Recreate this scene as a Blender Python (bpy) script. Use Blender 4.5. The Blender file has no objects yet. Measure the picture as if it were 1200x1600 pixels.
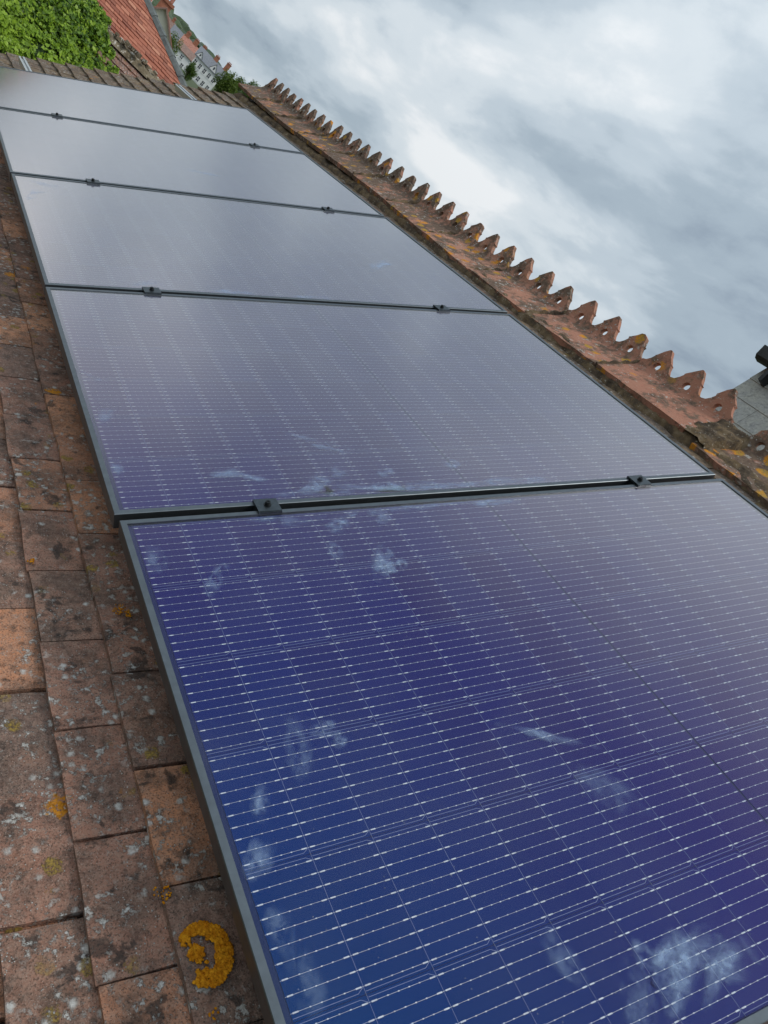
import bpy, bmesh, math, random
from mathutils import Matrix, Vector, noise
R = math.radians
rnd = random.Random(7)
scene = bpy.context.scene
COL = scene.collection

# ------------------------------------------------------------------ camera
cam_d = bpy.data.cameras.new('camera')
cam = bpy.data.objects.new('camera', cam_d); COL.objects.link(cam)
cam_d.sensor_fit = 'VERTICAL'; cam_d.sensor_height = 24.0
cam_d.lens = 12.0 / math.tan(R(66.10169) / 2)
cam_d.clip_start = 0.02; cam_d.clip_end = 20000
cam.matrix_world = Matrix(((0.600879, -0.410494, -0.685886, -0.775344),
                           (-0.399955, 0.588531, -0.702614, -1.254392),
                           (0.692084, 0.696510, 0.189456, 6.636939), (0, 0, 0, 1)))
cam_d.shift_x = 0.023842; cam_d.shift_y = -0.006575
scene.camera = cam
CAM = Vector((-0.775344, -1.254392, 6.636939))

# ------------------------------------------------------------------ sky, sun, exposure
SUN_EL, SUN_AZ = 58.0, 150.0            # azimuth from +Y towards +X
world = bpy.data.worlds.new('World'); scene.world = world; world.use_nodes = True
world.cycles.sampling_method = 'NONE'
wt = world.node_tree; wt.nodes.clear()
def wn(t, **k):
    n = wt.nodes.new(t)
    for a, b in k.items(): setattr(n, a, b)
    return n
def wl(a, b): wt.links.new(a, b)
w_out = wn('ShaderNodeOutputWorld'); w_bg = wn('ShaderNodeBackground'); wl(w_bg.outputs[0], w_out.inputs[0])
w_bg.inputs[1].default_value = 0.1
sky = wn('ShaderNodeTexSky', sky_type='NISHITA', sun_disc=False)
sky.sun_elevation = R(SUN_EL); sky.sun_rotation = R(SUN_AZ); sky.air_density = 1.0; sky.dust_density = 2.0
tc = wn('ShaderNodeTexCoord'); sep = wn('ShaderNodeSeparateXYZ'); wl(tc.outputs['Generated'], sep.inputs[0])
def wmath(op, a, b=None, c=None, clamp=False):
    n = wn('ShaderNodeMath', operation=op); n.use_clamp = clamp
    for i, v in enumerate((a, b, c)):
        if v is None: continue
        if isinstance(v, (int, float)): n.inputs[i].default_value = v
        else: wl(v, n.inputs[i])
    return n.outputs[0]
zc = wmath('MAXIMUM', sep.outputs[2], 0.0)
den = wmath('ADD', zc, 0.24)
cx = wmath('DIVIDE', sep.outputs[0], den); cy = wmath('DIVIDE', sep.outputs[1], den)
comb = wn('ShaderNodeCombineXYZ'); wl(cx, comb.inputs[0]); wl(cy, comb.inputs[1])
def wnoise(scale, detail, rough, dist, off):
    mp = wn('ShaderNodeMapping'); wl(comb.outputs[0], mp.inputs[0])
    mp.inputs['Location'].default_value = (off, off * 1.7, off * .3)
    mp.inputs['Rotation'].default_value = (0, 0, R(-28)); mp.inputs['Scale'].default_value = (1.25, 0.8, 1)
    n = wn('ShaderNodeTexNoise'); wl(mp.outputs[0], n.inputs['Vector'])
    n.inputs['Scale'].default_value = scale; n.inputs['Detail'].default_value = detail
    n.inputs['Roughness'].default_value = rough; n.inputs['Distortion'].default_value = dist
    return n.outputs[0]
na = wnoise(1.2, 4, 0.5, 0.15, 22.9)
nb = wnoise(3.4, 8, 0.56, 0.2, 11.4)
nmix = wmath('ADD', wmath('MULTIPLY', na, 0.68), wmath('MULTIPLY', nb, 0.32))
ramp = wn('ShaderNodeValToRGB'); wl(nmix, ramp.inputs[0])
CLOUDS = [(0.37, (2.9, 3.6, 4.4)), (0.44, (4.0, 4.85, 5.6)), (0.50, (5.4, 6.25, 6.95)), (0.56, (7.0, 7.7, 8.2)), (0.63, (9.0, 9.3, 9.5))]
cr = ramp.color_ramp; cr.interpolation = 'EASE'
while len(cr.elements) < len(CLOUDS): cr.elements.new(0.5)
for e, (p, c) in zip(cr.elements, CLOUDS): e.position = p; e.color = (c[0] / 10, c[1] / 10, c[2] / 10, 1)
vm = wn('ShaderNodeVectorMath', operation='SCALE'); wl(ramp.outputs[0], vm.inputs[0]); vm.inputs['Scale'].default_value = 10.0
mixw = wn('ShaderNodeMix', data_type='RGBA'); mixw.inputs[0].default_value = 0.93
grad = wmath('ADD', 0.88, wmath('MULTIPLY', zc, 0.50))      # an overcast sky brightens towards the zenith
vg = wn('ShaderNodeVectorMath', operation='SCALE'); wl(vm.outputs[0], vg.inputs[0]); wl(grad, vg.inputs['Scale'])
wl(sky.outputs[0], mixw.inputs[6]); wl(vg.outputs[0], mixw.inputs[7]); wl(mixw.outputs[2], w_bg.inputs[0])

sun_d = bpy.data.lights.new('sun', 'SUN'); sun_d.energy = 1.5; sun_d.angle = R(14); sun_d.color = (1.0, 0.96, 0.9)
sun = bpy.data.objects.new('sun', sun_d); COL.objects.link(sun)
sd = Vector((math.sin(R(SUN_AZ)) * math.cos(R(SUN_EL)), math.cos(R(SUN_AZ)) * math.cos(R(SUN_EL)), math.sin(R(SUN_EL))))
sun.rotation_euler = sd.to_track_quat('Z', 'Y').to_euler(); sun.location = (0, 0, 30)
vs = scene.view_settings
vs.view_transform = 'Standard'; vs.look = 'None'; vs.exposure = 0.0; vs.gamma = 1.0; vs.use_curve_mapping = False
scene.render.engine = 'CYCLES'
scene.cycles.transparent_max_bounces = 10; scene.cycles.max_bounces = 4; scene.cycles.diffuse_bounces = 2; scene.cycles.glossy_bounces = 3

# ------------------------------------------------------------------ material helpers
class NT:
    """small node-tree writer for one material"""
    def __init__(self, name):
        self.m = bpy.data.materials.new(name); self.m.use_nodes = True
        self.t = self.m.node_tree; self.t.nodes.clear()
        self.out = self.n('ShaderNodeOutputMaterial')
    def n(self, t, **k):
        x = self.t.nodes.new(t)
        for a, b in k.items(): setattr(x, a, b)
        return x
    def set(self, sock, v):
        if isinstance(v, bpy.types.NodeSocket): self.t.links.new(v, sock)
        elif isinstance(v, (tuple, list)) and len(v) == 3 and sock.type == 'RGBA': sock.default_value = (*v, 1)
        else: sock.default_value = v
    def pos(self):
        return self.n('ShaderNodeNewGeometry').outputs['Position']
    def math(self, op, a, b=0.0, c=0.0, clamp=False):
        x = self.n('ShaderNodeMath', operation=op); x.use_clamp = clamp
        self.set(x.inputs[0], a); self.set(x.inputs[1], b); self.set(x.inputs[2], c); return x.outputs[0]
    def noise(self, vec, scale, detail=4, rough=.55, dist=0, off=None, out=0):
        if off is not None:
            a = self.n('ShaderNodeVectorMath', operation='ADD'); self.set(a.inputs[0], vec); a.inputs[1].default_value = (off, off * 1.3, -off * .7); vec = a.outputs[0]
        x = self.n('ShaderNodeTexNoise'); self.set(x.inputs['Vector'], vec)
        for k, v in (('Scale', scale), ('Detail', detail), ('Roughness', rough), ('Distortion', dist)): x.inputs[k].default_value = v
        return x.outputs[out]
    def voro(self, vec, scale, rand=1.0, off=0, feature='F1'):
        a = self.n('ShaderNodeVectorMath', operation='ADD'); self.set(a.inputs[0], vec); a.inputs[1].default_value = (off, off, off)
        x = self.n('ShaderNodeTexVoronoi', feature=feature); self.set(x.inputs['Vector'], a.outputs[0]); x.inputs['Scale'].default_value = scale; x.inputs['Randomness'].default_value = rand
        return x
    def step(self, v, lo, hi):
        x = self.n('ShaderNodeMapRange'); self.set(x.inputs[0], v); x.inputs[1].default_value = lo; x.inputs[2].default_value = hi; return x.outputs[0]
    def ramp(self, v, stops):
        x = self.n('ShaderNodeValToRGB'); self.set(x.inputs[0], v); r = x.color_ramp
        while len(r.elements) < len(stops): r.elements.new(0.5)
        for e, (p, c) in zip(r.elements, stops): e.position = p; e.color = (*c, 1)
        return x.outputs[0]
    def mix(self, f, a, b, blend='MIX'):
        x = self.n('ShaderNodeMix', data_type='RGBA', blend_type=blend); self.set(x.inputs[0], f); self.set(x.inputs[6], a); self.set(x.inputs[7], b); return x.outputs[2]
    def bump(self, h, strength=.3, dist=.01):
        x = self.n('ShaderNodeBump'); self.set(x.inputs['Height'], h); x.inputs['Strength'].default_value = strength; x.inputs['Distance'].default_value = dist; return x.outputs[0]
    def principled(self, **k):
        x = self.n('ShaderNodeBsdfPrincipled')
        for a, b in k.items(): self.set(x.inputs[a.replace('_', ' ')], b)
        return x
    def done(self, shader):
        self.t.links.new(shader.outputs[0] if hasattr(shader, 'outputs') else shader, self.out.inputs[0]); return self.m
    def rand(self, island):
        return self.n('ShaderNodeNewGeometry').outputs['Random Per Island'] if island else self.n('ShaderNodeObjectInfo').outputs['Random']

def clay_tile(name, island, orange=.18, lichen=1.0, stops=None, white=.0):
    t = NT(name); p = t.pos(); r = t.rand(island)
    base = t.ramp(r, stops or [(0, (.29, .150, .108)), (.25, (.38, .190, .130)), (.45, (.23, .140, .108)), (.60, (.41, .205, .135)), (.74, (.54, .24, .130)), (1, (.66, .31, .165))])
    n1 = t.noise(p, 11, 6, .65); n2 = t.noise(p, 75, 5, .7, off=4); n3 = t.noise(p, 330, 3, .6, off=9)
    c = t.mix(t.step(n1, .44, .58), base, t.mix(.60, base, (.06, .048, .042)))
    warm = t.step(t.noise(p, 6.5, 5, .6, off=31), .56, .70)
    c = t.mix(t.math('MULTIPLY', warm, .55), c, (.31, .135, .07))
    c = t.mix(t.math('MULTIPLY', t.step(n2, .42, .70), .5), c, (.42, .29, .22))
    c = t.mix(t.math('MULTIPLY', t.step(t.noise(p, 42, 5, .7, off=14), .52, .64), .6), c, (.07, .052, .042))
    c = t.mix(t.math('MULTIPLY', t.step(n3, .53, .64), .65), c, (.035, .026, .021))
    pit = t.math('MULTIPLY', t.step(t.voro(p, 210, 1, 3.7).outputs['Distance'], .22, .12), t.step(t.noise(p, 38, 3, .6, off=91), .46, .54))
    c = t.mix(t.math('MULTIPLY', pit, .8), c, (.02, .016, .014))
    grit = t.math('MULTIPLY', t.step(t.voro(p, 260, 1, 9.9).outputs['Distance'], .20, .10), t.step(t.noise(p, 46, 3, .6, off=95), .50, .58))
    c = t.mix(t.math('MULTIPLY', grit, .6), c, (.60, .52, .44))
    c = t.mix(t.math('MULTIPLY', t.step(t.noise(p, 420, 2, .6, off=19), .60, .66), .35), c, (.46, .38, .32))
    # black algae blotches
    bl = t.math('MULTIPLY', t.step(t.noise(p, 21, 5, .6, .4, off=17), .585, .64), .72 * lichen)
    c = t.mix(bl, c, (.028, .026, .025))
    # pale grey crustose lichen
    wv = t.math('ADD', t.voro(p, 34, 1, 2.3).outputs['Distance'], t.math('MULTIPLY', t.math('SUBTRACT', t.noise(p, 160, 4, .7, off=88), .5), .4))
    wn_ = t.noise(p, 13, 4, .6, off=23)
    wm = t.math('MULTIPLY', t.step(wv, .26, .12), t.step(wn_, .465 - .05 * white, .53 - .05 * white), clamp=True)
    wm2 = t.math('MULTIPLY', t.step(t.noise(p, 62, 6, .75, off=41), .545, .60), t.step(t.noise(p, 8, 3, .5, off=47), .46 - .06 * white, .55 - .06 * white), clamp=True)
    fl = t.math('MULTIPLY', t.step(t.voro(p, 150, 1, 6.1).outputs['Distance'], .20, .12), t.step(t.noise(p, 24, 3, .6, off=53), .49, .56))
    wm = t.math('MAXIMUM', t.math('MAXIMUM', wm, wm2), fl)
    c = t.mix(t.math('MULTIPLY', wm, .85 * min(1, lichen)), c, t.mix(t.step(n2, .4, .7), (.46, .44, .40), (.72, .71, .68)))
    # olive yellow lichen discs
    yv = t.voro(p, 17, 1, 8.7).outputs['Distance']
    ye = t.math('ADD', yv, t.math('MULTIPLY', t.math('SUBTRACT', n2, .5), .38))
    ym = t.math('MULTIPLY', t.step(ye, .245, .19), t.step(t.noise(p, 5.5, 2, .5, off=61), .46, .52), clamp=True)
    ym = t.math('MULTIPLY', ym, t.step(t.noise(p, 150, 4, .7, off=81), .40, .50))
    c = t.mix(t.math('MULTIPLY', ym, .9 * min(1, lichen)), c, t.mix(t.step(n3, .4, .65), (.40, .27, .05), (.16, .11, .05)))
    # rare orange lichen
    om = t.math('MULTIPLY', t.step(t.math('ADD', t.voro(p, 9, 1, 13.1).outputs['Distance'], t.math('MULTIPLY', t.math('SUBTRACT', n2, .5), .42)), .20, .16), t.step(t.noise(p, 3.1, 2, .5, off=71), .57, .60), clamp=True)
    c = t.mix(t.math('MULTIPLY', om, t.step(t.noise(p, 130, 4, .7, off=77), .40, .5)), c, t.mix(n3, (.45, .16, .012), (.70, .30, .02)))
    h = t.math('ADD', t.math('ADD', t.math('MULTIPLY', n1, .5), t.math('MULTIPLY', n2, .5)), t.math('ADD', t.math('MULTIPLY', n3, .35), t.math('MULTIPLY', t.math('ADD', wm, ym), .25)))
    b = t.principled(Base_Color=c, Roughness=.92, Normal=t.bump(h, .9, .008)); b.inputs['Specular IOR Level'].default_value = .3
    return t.done(b)

def plain(name, col, rough=.7, metal=0.0, var=.12, scale=20, bump=.0, spec=.4):
    t = NT(name); p = t.pos(); n = t.noise(p, scale, 5, .6)
    lo = tuple(x * (1 - var * 1.5) for x in col); hi = tuple(min(1, x * (1 + var)) for x in col)
    c = t.mix(t.step(n, .3, .7), lo, hi)
    b = t.principled(Base_Color=c, Roughness=rough, Metallic=metal); b.inputs['Specular IOR Level'].default_value = spec
    if bump: t.set(b.inputs['Normal'], t.bump(t.noise(p, scale * 4, 4, .6), bump, .01))
    return t.done(b)

M = {}
M['tile'] = clay_tile('weathered_clay_tile', False)
M['tile_stuff'] = clay_tile('weathered_clay_tile_run', True)
M['verge_tile'] = clay_tile('mossy_verge_tile', False, lichen=.9, stops=[(0, (.17, .125, .08)), (.4, (.21, .15, .085)), (.7, (.15, .115, .085)), (1, (.25, .17, .085))])
def ridge_clay(name, heavy):
    t = NT(name); p = t.pos()
    m = t.n('ShaderNodeMapping'); t.set(m.inputs[0], p); m.inputs['Scale'].default_value = (1.0, 1.0, 1.0)
    r = t.rand(False)
    base = t.ramp(r, [(0, (.44, .20, .135)), (.5, (.38, .165, .11)), (1, (.50, .25, .17))])
    n1 = t.noise(p, 9, 6, .65); n2 = t.noise(p, 60, 5, .7, off=4); n3 = t.noise(p, 260, 3, .6, off=9)
    c = t.mix(t.step(n2, .35, .7), base, t.mix(.5, base, (.42, .24, .16)))
    # weathering grows towards the old far end of the ridge
    sy = t.n('ShaderNodeSeparateXYZ'); t.set(sy.inputs[0], p)
    far = t.step(sy.outputs[1], 0.6, 3.6)
    g = t.math('ADD', t.math('ADD', t.math('MULTIPLY', n1, .6), t.math('MULTIPLY', t.noise(p, 34, 5, .7, off=6), .4)), t.math('MULTIPLY', far, .09))
    c = t.mix(t.math('MULTIPLY', t.step(g, .485 - heavy * .1, .575 - heavy * .1), .85), c, t.mix(t.step(n2, .4, .65), (.07, .058, .045), (.17, .135, .095)))
    # streaky pale lichen
    mp = t.n('ShaderNodeMapping'); t.set(mp.inputs[0], p); mp.inputs['Scale'].default_value = (1, .8, 1.4)
    wm = t.math('MULTIPLY', t.step(t.noise(mp.outputs[0], 38, 6, .72, .3, off=41), .575, .625), t.step(t.noise(p, 7, 3, .5, off=47), .42 - heavy * .05, .54))
    c = t.mix(t.math('MULTIPLY', wm, .8), c, (.52, .50, .45))
    fl = t.math('MULTIPLY', t.step(t.voro(p, 75, 1, 6.1).outputs['Distance'], .19, .12), t.step(t.noise(p, 20, 2, .5, off=53), .50, .56))
    c = t.mix(fl, c, (.58, .56, .52))
    ym = t.math('MULTIPLY', t.step(t.math('ADD', t.voro(p, 13, 1, 8.7).outputs['Distance'], t.math('MULTIPLY', t.math('SUBTRACT', n2, .5), .6)), .29 + .1 * heavy, .22 + .1 * heavy), t.step(t.noise(p, 2.6, 2, .5, off=66), .46 - heavy * .1, .51 - heavy * .1))
    ym = t.math('MULTIPLY', ym, t.step(t.noise(p, 150, 4, .7, off=81), .36, .48))
    c = t.mix(t.math('MULTIPLY', ym, .95), c, t.mix(t.step(n1, .45, .55), (.66, .26, .015), (.46, .27, .04)))
    h = t.math('ADD', t.math('MULTIPLY', n2, .7), t.math('ADD', t.math('MULTIPLY', n3, .4), t.math('MULTIPLY', wm, .35)))
    b = t.principled(Base_Color=c, Roughness=.92, Normal=t.bump(h, .6, .008)); b.inputs['Specular IOR Level'].default_value = .25
    return t.done(b)
M['ridge'] = ridge_clay('crested_ridge_clay', 0.0)
M['ridge_old'] = ridge_clay('crested_ridge_clay_crusted', 1.0)
def mortar_mat():
    t = NT('mossy_mortar'); p = t.pos(); n1 = t.noise(p, 16, 6, .65); n2 = t.noise(p, 90, 5, .7, off=3)
    c = t.ramp(n1, [(.3, (.045, .034, .025)), (.46, (.11, .080, .055)), (.56, (.18, .125, .07)), (.7, (.27, .205, .14))])
    c = t.mix(t.step(n2, .6, .66), c, (.42, .38, .30))
    b = t.principled(Base_Color=c, Roughness=.96, Normal=t.bump(n2, .9, .01)); b.inputs['Specular IOR Level'].default_value = .15
    return t.done(b)
M['mortar'] = mortar_mat()
def lichen_mat():
    t = NT('orange_lichen'); p = t.pos(); n = t.noise(p, 90, 5, .65); v = t.voro(p, 210).outputs['Distance']
    c = t.mix(t.step(n, .38, .66), (.50, .17, .006), (.78, .36, .02))
    c = t.mix(t.math('MULTIPLY', t.step(v, .35, .6), .4), c, (.40, .13, .006))
    b = t.principled(Base_Color=c, Roughness=.95, Normal=t.bump(v, .8, .004)); b.inputs['Specular IOR Level'].default_value = .1
    return t.done(b)
M['lichen'] = lichen_mat()
# solar panel materials
def cell_mat():
    t = NT('silicon_cell'); p = t.pos(); r = t.n('ShaderNodeObjectInfo').outputs['Random']
    c = t.mix(r, (.002, .019, .102), (.004, .015, .080))
    b = t.principled(Base_Color=c, Roughness=.40, IOR=1.85, Thin_Film_Thickness=311.0, Thin_Film_IOR=1.5)
    return t.done(b)
M['cell'] = cell_mat()
def back_mat():
    t = NT('black_backsheet'); b = t.principled(Base_Color=(.005, .014, .070), Roughness=.45, IOR=1.6, Thin_Film_Thickness=308.0, Thin_Film_IOR=1.5); return t.done(b)
M['back'] = back_mat()
def wire_mat():
    t = NT('tinned_busbar'); p = t.pos()
    c = t.mix(t.step(t.noise(p, 140, 3, .6), .35, .65), (.55, .55, .58), (.85, .85, .85))
    b = t.principled(Base_Color=c, Metallic=.3, Roughness=.42); return t.done(b)
M['wire'] = wire_mat()
def trace_mat():
    t = NT('thin_cell_trace'); b = t.principled(Base_Color=(.26, .29, .46), Roughness=.5); return t.done(b)
M['trace'] = trace_mat()
def glass_mat():
    t = NT('solar_glass'); p = t.pos()
    lw = t.n('ShaderNodeLayerWeight'); lw.inputs['Blend'].default_value = .5
    mr = t.n('ShaderNodeMapRange', interpolation_type='SMOOTHSTEP'); t.set(mr.inputs[0], lw.outputs['Facing']); mr.inputs[1].default_value = .32; mr.inputs[2].default_value = .97
    fac = t.math('ADD', .012, t.math('MULTIPLY', mr.outputs[0], .91))      # slant reflection of coated solar glass
    cosv = t.math('MAXIMUM', t.math('SUBTRACT', 1.0, lw.outputs['Facing']), .05)
    gl = t.n('ShaderNodeBsdfGlossy'); gl.inputs['Roughness'].default_value = .13; gl.inputs['Color'].default_value = (1.0, .94, .90, 1)
    tr = t.n('ShaderNodeBsdfTransparent'); tr.inputs['Color'].default_value = (.97, .98, 1, 1)
    mx = t.n('ShaderNodeMixShader'); t.set(mx.inputs[0], t.math('MULTIPLY', fac, t.math('SUBTRACT', 1.0, t.n('ShaderNodeNewGeometry').outputs['Backfacing']))); t.set(mx.inputs[1], tr.outputs[0]); t.set(mx.inputs[2], gl.outputs[0])
    # uneven grey film that paints a pale sky sheen onto the slanting glass
    df = t.n('ShaderNodeBsdfDiffuse'); df.inputs['Color'].default_value = (.46, .47, .50, 1)
    sheen_film = t.math('ADD', .005, t.math('MULTIPLY', t.step(t.noise(p, 3.2, 4, .65, .6), .42, .72), .014))
    sheen_film = t.math('SUBTRACT', 1.0, t.math('EXPONENT', t.math('DIVIDE', t.math('MULTIPLY', sheen_film, -1.0), cosv)))   # film looks denser at a slant
    sp = t.math('MULTIPLY', t.step(t.voro(p, 48, 1, 5.0).outputs['Distance'], .055, .03), .30)
    m2 = t.n('ShaderNodeMixShader'); t.set(m2.inputs[0], t.math('ADD', sheen_film, sp)); t.set(m2.inputs[1], mx.outputs[0]); t.set(m2.inputs[2], df.outputs[0])
    return t.done(m2)
M['glass'] = glass_mat()
def smudge_mat():
    t = NT('greasy_smudge'); uv = t.n('ShaderNodeTexCoord').outputs['UV']; p = t.pos()
    s = t.n('ShaderNodeSeparateXYZ'); t.set(s.inputs[0], uv)
    dx = t.math('MULTIPLY', t.math('SUBTRACT', s.outputs[0], .5), 2); dy = t.math('MULTIPLY', t.math('SUBTRACT', s.outputs[1], .5), 2)
    wob = t.noise(p, 14, 4, .6, .5); 
    rr = t.math('SQRT', t.math('ADD', t.math('MULTIPLY', dx, dx), t.math('MULTIPLY', dy, dy)))
    rr = t.math('ADD', rr, t.math('MULTIPLY', t.math('SUBTRACT', wob, .5), 1.5))
    edge = t.step(rr, .85, .30)
    mp = t.n('ShaderNodeMapping'); t.set(mp.inputs[0], uv); mp.inputs['Scale'].default_value = (1.3, .8, 1)
    sc = t.n('ShaderNodeVectorMath', operation='SCALE'); t.set(sc.inputs[0], p); sc.inputs['Scale'].default_value = 6.0
    a2 = t.n('ShaderNodeVectorMath', operation='ADD'); t.set(a2.inputs[0], mp.outputs[0]); t.set(a2.inputs[1], sc.outputs[0])
    cl = t.noise(a2.outputs[0], 2.2, 4, .55, .35); fine = t.noise(p, 120, 4, .65)
    a = t.math('MULTIPLY', edge, t.math('MULTIPLY', t.step(cl, .36, .66), t.math('ADD', .55, t.math('MULTIPLY', t.step(fine, .35, .65), .45))))
    a = t.math('MULTIPLY', a, t.math('ADD', .22, t.math('MULTIPLY', t.n('ShaderNodeObjectInfo').outputs['Random'], .34)))
    df = t.n('ShaderNodeBsdfDiffuse'); df.inputs['Color'].default_value = (.50, .66, .90, 1)
    tr = t.n('ShaderNodeBsdfTransparent'); mx = t.n('ShaderNodeMixShader'); t.set(mx.inputs[0], a); t.set(mx.inputs[1], tr.outputs[0]); t.set(mx.inputs[2], df.outputs[0])
    return t.done(mx)
M['smudge'] = smudge_mat()
M['frame'] = plain('anodised_black_frame', (.16, .18, .195), .45, 1.0, .08, 60)
M['clamp'] = plain('black_clamp', (.085, .10, .11), .38, .9, .15, 120)
M['bolt'] = plain('dark_bolt', (.03, .033, .035), .35, .7, .2, 200)
M['alu'] = plain('mill_aluminium', (.62, .64, .65), .38, .75, .06, 40)
M['render_wall'] = plain('old_brick_render', (.36, .22, .16), .9, 0, .2, 6, .3)
M['deck'] = plain('roof_deck', (.06, .045, .035), .9)

# ------------------------------------------------------------------ mesh helpers
class MB:
    def __init__(self): self.v = []; self.f = []; self.mi = []; self.uv = None
    def poly(self, pts, faces, mi=0):
        o = len(self.v); self.v += [tuple(p) for p in pts]
        for f in faces: self.f.append(tuple(o + i for i in f)); self.mi.append(mi)
    def box(self, x0, x1, y0, y1, z0, z1, mi=0, mat=None):
        pts = [Vector((x, y, z)) for z in (z0, z1) for y in (y0, y1) for x in (x0, x1)]
        if mat is not None: pts = [mat @ p for p in pts]
        self.poly(pts, [(0, 2, 3, 1), (4, 5, 7, 6), (0, 1, 5, 4), (2, 6, 7, 3), (0, 4, 6, 2), (1, 3, 7, 5)], mi)
    def prism(self, prof, axis_a, axis_b, y0, y1, mi=0):
        """profile points (a,b) extruded along Y, closed ends"""
        n = len(prof); pts = []
        for y in (y0, y1): pts += [Vector((0, y, 0)) + axis_a * a + axis_b * b for a, b in prof]
        fs = [(i, (i + 1) % n, n + (i + 1) % n, n + i) for i in range(n)]
        fs += [tuple(range(n))[::-1], tuple(range(n, 2 * n))]
        self.poly(pts, fs, mi)
    def cyl(self, c, r0, r1, h, n=10, mi=0, mat=None):
        pts = []
        for k, (r, z) in enumerate(((r0, 0), (r1, h))):
            for i in range(n):
                a = 2 * math.pi * i / n; pts.append(Vector(c) + Vector((r * math.cos(a), r * math.sin(a), z)))
        if mat is not None: pts = [mat @ p for p in pts]
        self.poly(pts, [(i, (i + 1) % n, n + (i + 1) % n, n + i) for i in range(n)] + [tuple(range(n))[::-1], tuple(range(n, 2 * n))], mi)
    def tube(self, p0, p1, r0, r1, n=6, mi=0):
        p0 = Vector(p0); p1 = Vector(p1); q = (p1 - p0).to_track_quat('Z', 'Y')
        pts = []
        for p, r in ((p0, r0), (p1, r1)):
            pts += [p + q @ Vector((r * math.cos(2 * math.pi * i / n), r * math.sin(2 * math.pi * i / n), 0)) for i in range(n)]
        self.poly(pts, [(i, (i + 1) % n, n + (i + 1) % n, n + i) for i in range(n)] + [tuple(range(n))[::-1], tuple(range(n, 2 * n))], mi)
    def mesh(self, name, mats, smooth=False):
        me = bpy.data.meshes.new(name); me.from_pydata(self.v, [], self.f)
        for m in (mats if isinstance(mats, (list, tuple)) else [mats]): me.materials.append(m)
        if any(self.mi): me.polygons.foreach_set('material_index', self.mi)
        me.update()
        if smooth: me.polygons.foreach_set('use_smooth', [True] * len(me.polygons))
        return me
    def build(self, name, mats, parent=None, smooth=False, mw=None):
        return obj(name, self.mesh(name, mats, smooth), parent, mw)
def obj(name, me, parent=None, mw=None):
    o = bpy.data.objects.new(name, me); COL.objects.link(o)
    if parent: o.parent = parent
    if mw is not None: o.matrix_basis = mw
    return o
def tag(o, label=None, cat=None, group=None, kind=None):
    if label: o['label'] = label
    if cat: o['category'] = cat
    if group: o['group'] = group
    if kind: o['kind'] = kind
    return o
def empty(name, mw=None, loc=None):
    o = bpy.data.objects.new(name, None); COL.objects.link(o); o.empty_display_size = .2
    if mw is not None: o.matrix_basis = mw
    if loc is not None: o.location = loc
    return o
X, Y, Z = Vector((1, 0, 0)), Vector((0, 1, 0)), Vector((0, 0, 1))

# ------------------------------------------------------------------ roof frame: v up the slope, u along the ridge, w out of the roof
S = R(35)
VA = Vector((math.cos(S), 0, math.sin(S))); UA = Vector((0, 1, 0)); WA = Vector((-math.sin(S), 0, math.cos(S)))
ROOF = Matrix(((VA.x, 0, WA.x, 0), (0, 1, 0, 0), (VA.z, 0, WA.z, 6.0), (0, 0, 0, 1)))
def rp(v, u, w): return ROOF @ Vector((v, u, w))
U_END, U_NEAR = 5.93, -4.2
V_APEX, V_EAVE, W_T = 2.262, -2.6, -.118
APEX = rp(V_APEX, 0, -.135); EAVE = rp(V_EAVE, 0, -.17)

# ------------------------------------------------------------------ ground
def ground_h(x, y):
    d = max(0.0, y - 45)
    t1 = min(1, d / 190); h = 15 * t1 * t1 * (3 - 2 * t1)
    t2 = min(1, max(0, y - 260) / 480); h += 33 * t2 * t2 * (3 - 2 * t2)
    if y > 300: h += 5 * noise.noise((x / 170, y / 260, .3)) * t2 + 2.5 * noise.noise((x / 60, y / 90, 4)) * t2
    if y > 800: h -= min(40, (y - 800) * .05)
    return h
def grid_axis(lim, near, step):
    a = [0.0]; s = step
    while a[-1] < lim:
        a.append(a[-1] + s)
        if a[-1] > near: s *= 1.16
    return [-q for q in a[:0:-1]] + a
gx = [q + 100 for q in grid_axis(7000, 320, 14)]; gy = [q + 300 for q in grid_axis(7000, 520, 14)]
g = MB()
g.v = [(x, y, ground_h(x, y)) for y in gy for x in gx]
nx = len(gx); g.f = [(j * nx + i, j * nx + i + 1, (j + 1) * nx + i + 1, (j + 1) * nx + i) for j in range(len(gy) - 1) for i in range(nx - 1)]
def ground_mat():
    t = NT('grass_and_gardens'); p = t.pos(); n = t.noise(p, .02, 6, .6); n2 = t.noise(p, .6, 5, .6, off=3)
    c = t.ramp(n, [(.35, (.035, .06, .025)), (.5, (.06, .085, .03)), (.65, (.09, .10, .045))]); c = t.mix(.3, c, t.mix(n2, (.03, .05, .02), (.12, .12, .06)))
    return t.done(t.principled(Base_Color=c, Roughness=.95))
tag(g.build('ground', ground_mat(), smooth=True), kind='structure')

# ------------------------------------------------------------------ the house we stand on
house = empty('tiled_house', loc=(APEX.x, .8, 0))
tag(house, 'house with weathered brown clay tile roof and crested terracotta ridge under the panels', 'house')
HI = Matrix.Translation((-APEX.x, -.8, 0))
w = MB()
hw = APEX.x - EAVE.x - .28; ze = EAVE.z - .1
prof = [(-hw, 0), (hw, 0), (hw, ze + .12), (0, APEX.z - .06 - .1), (-hw, ze + .12)]
w.prism(prof, X, Z, U_NEAR + .1 - .8, U_END - .06 - .8)
w.build('wall', M['render_wall'], house)
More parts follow.
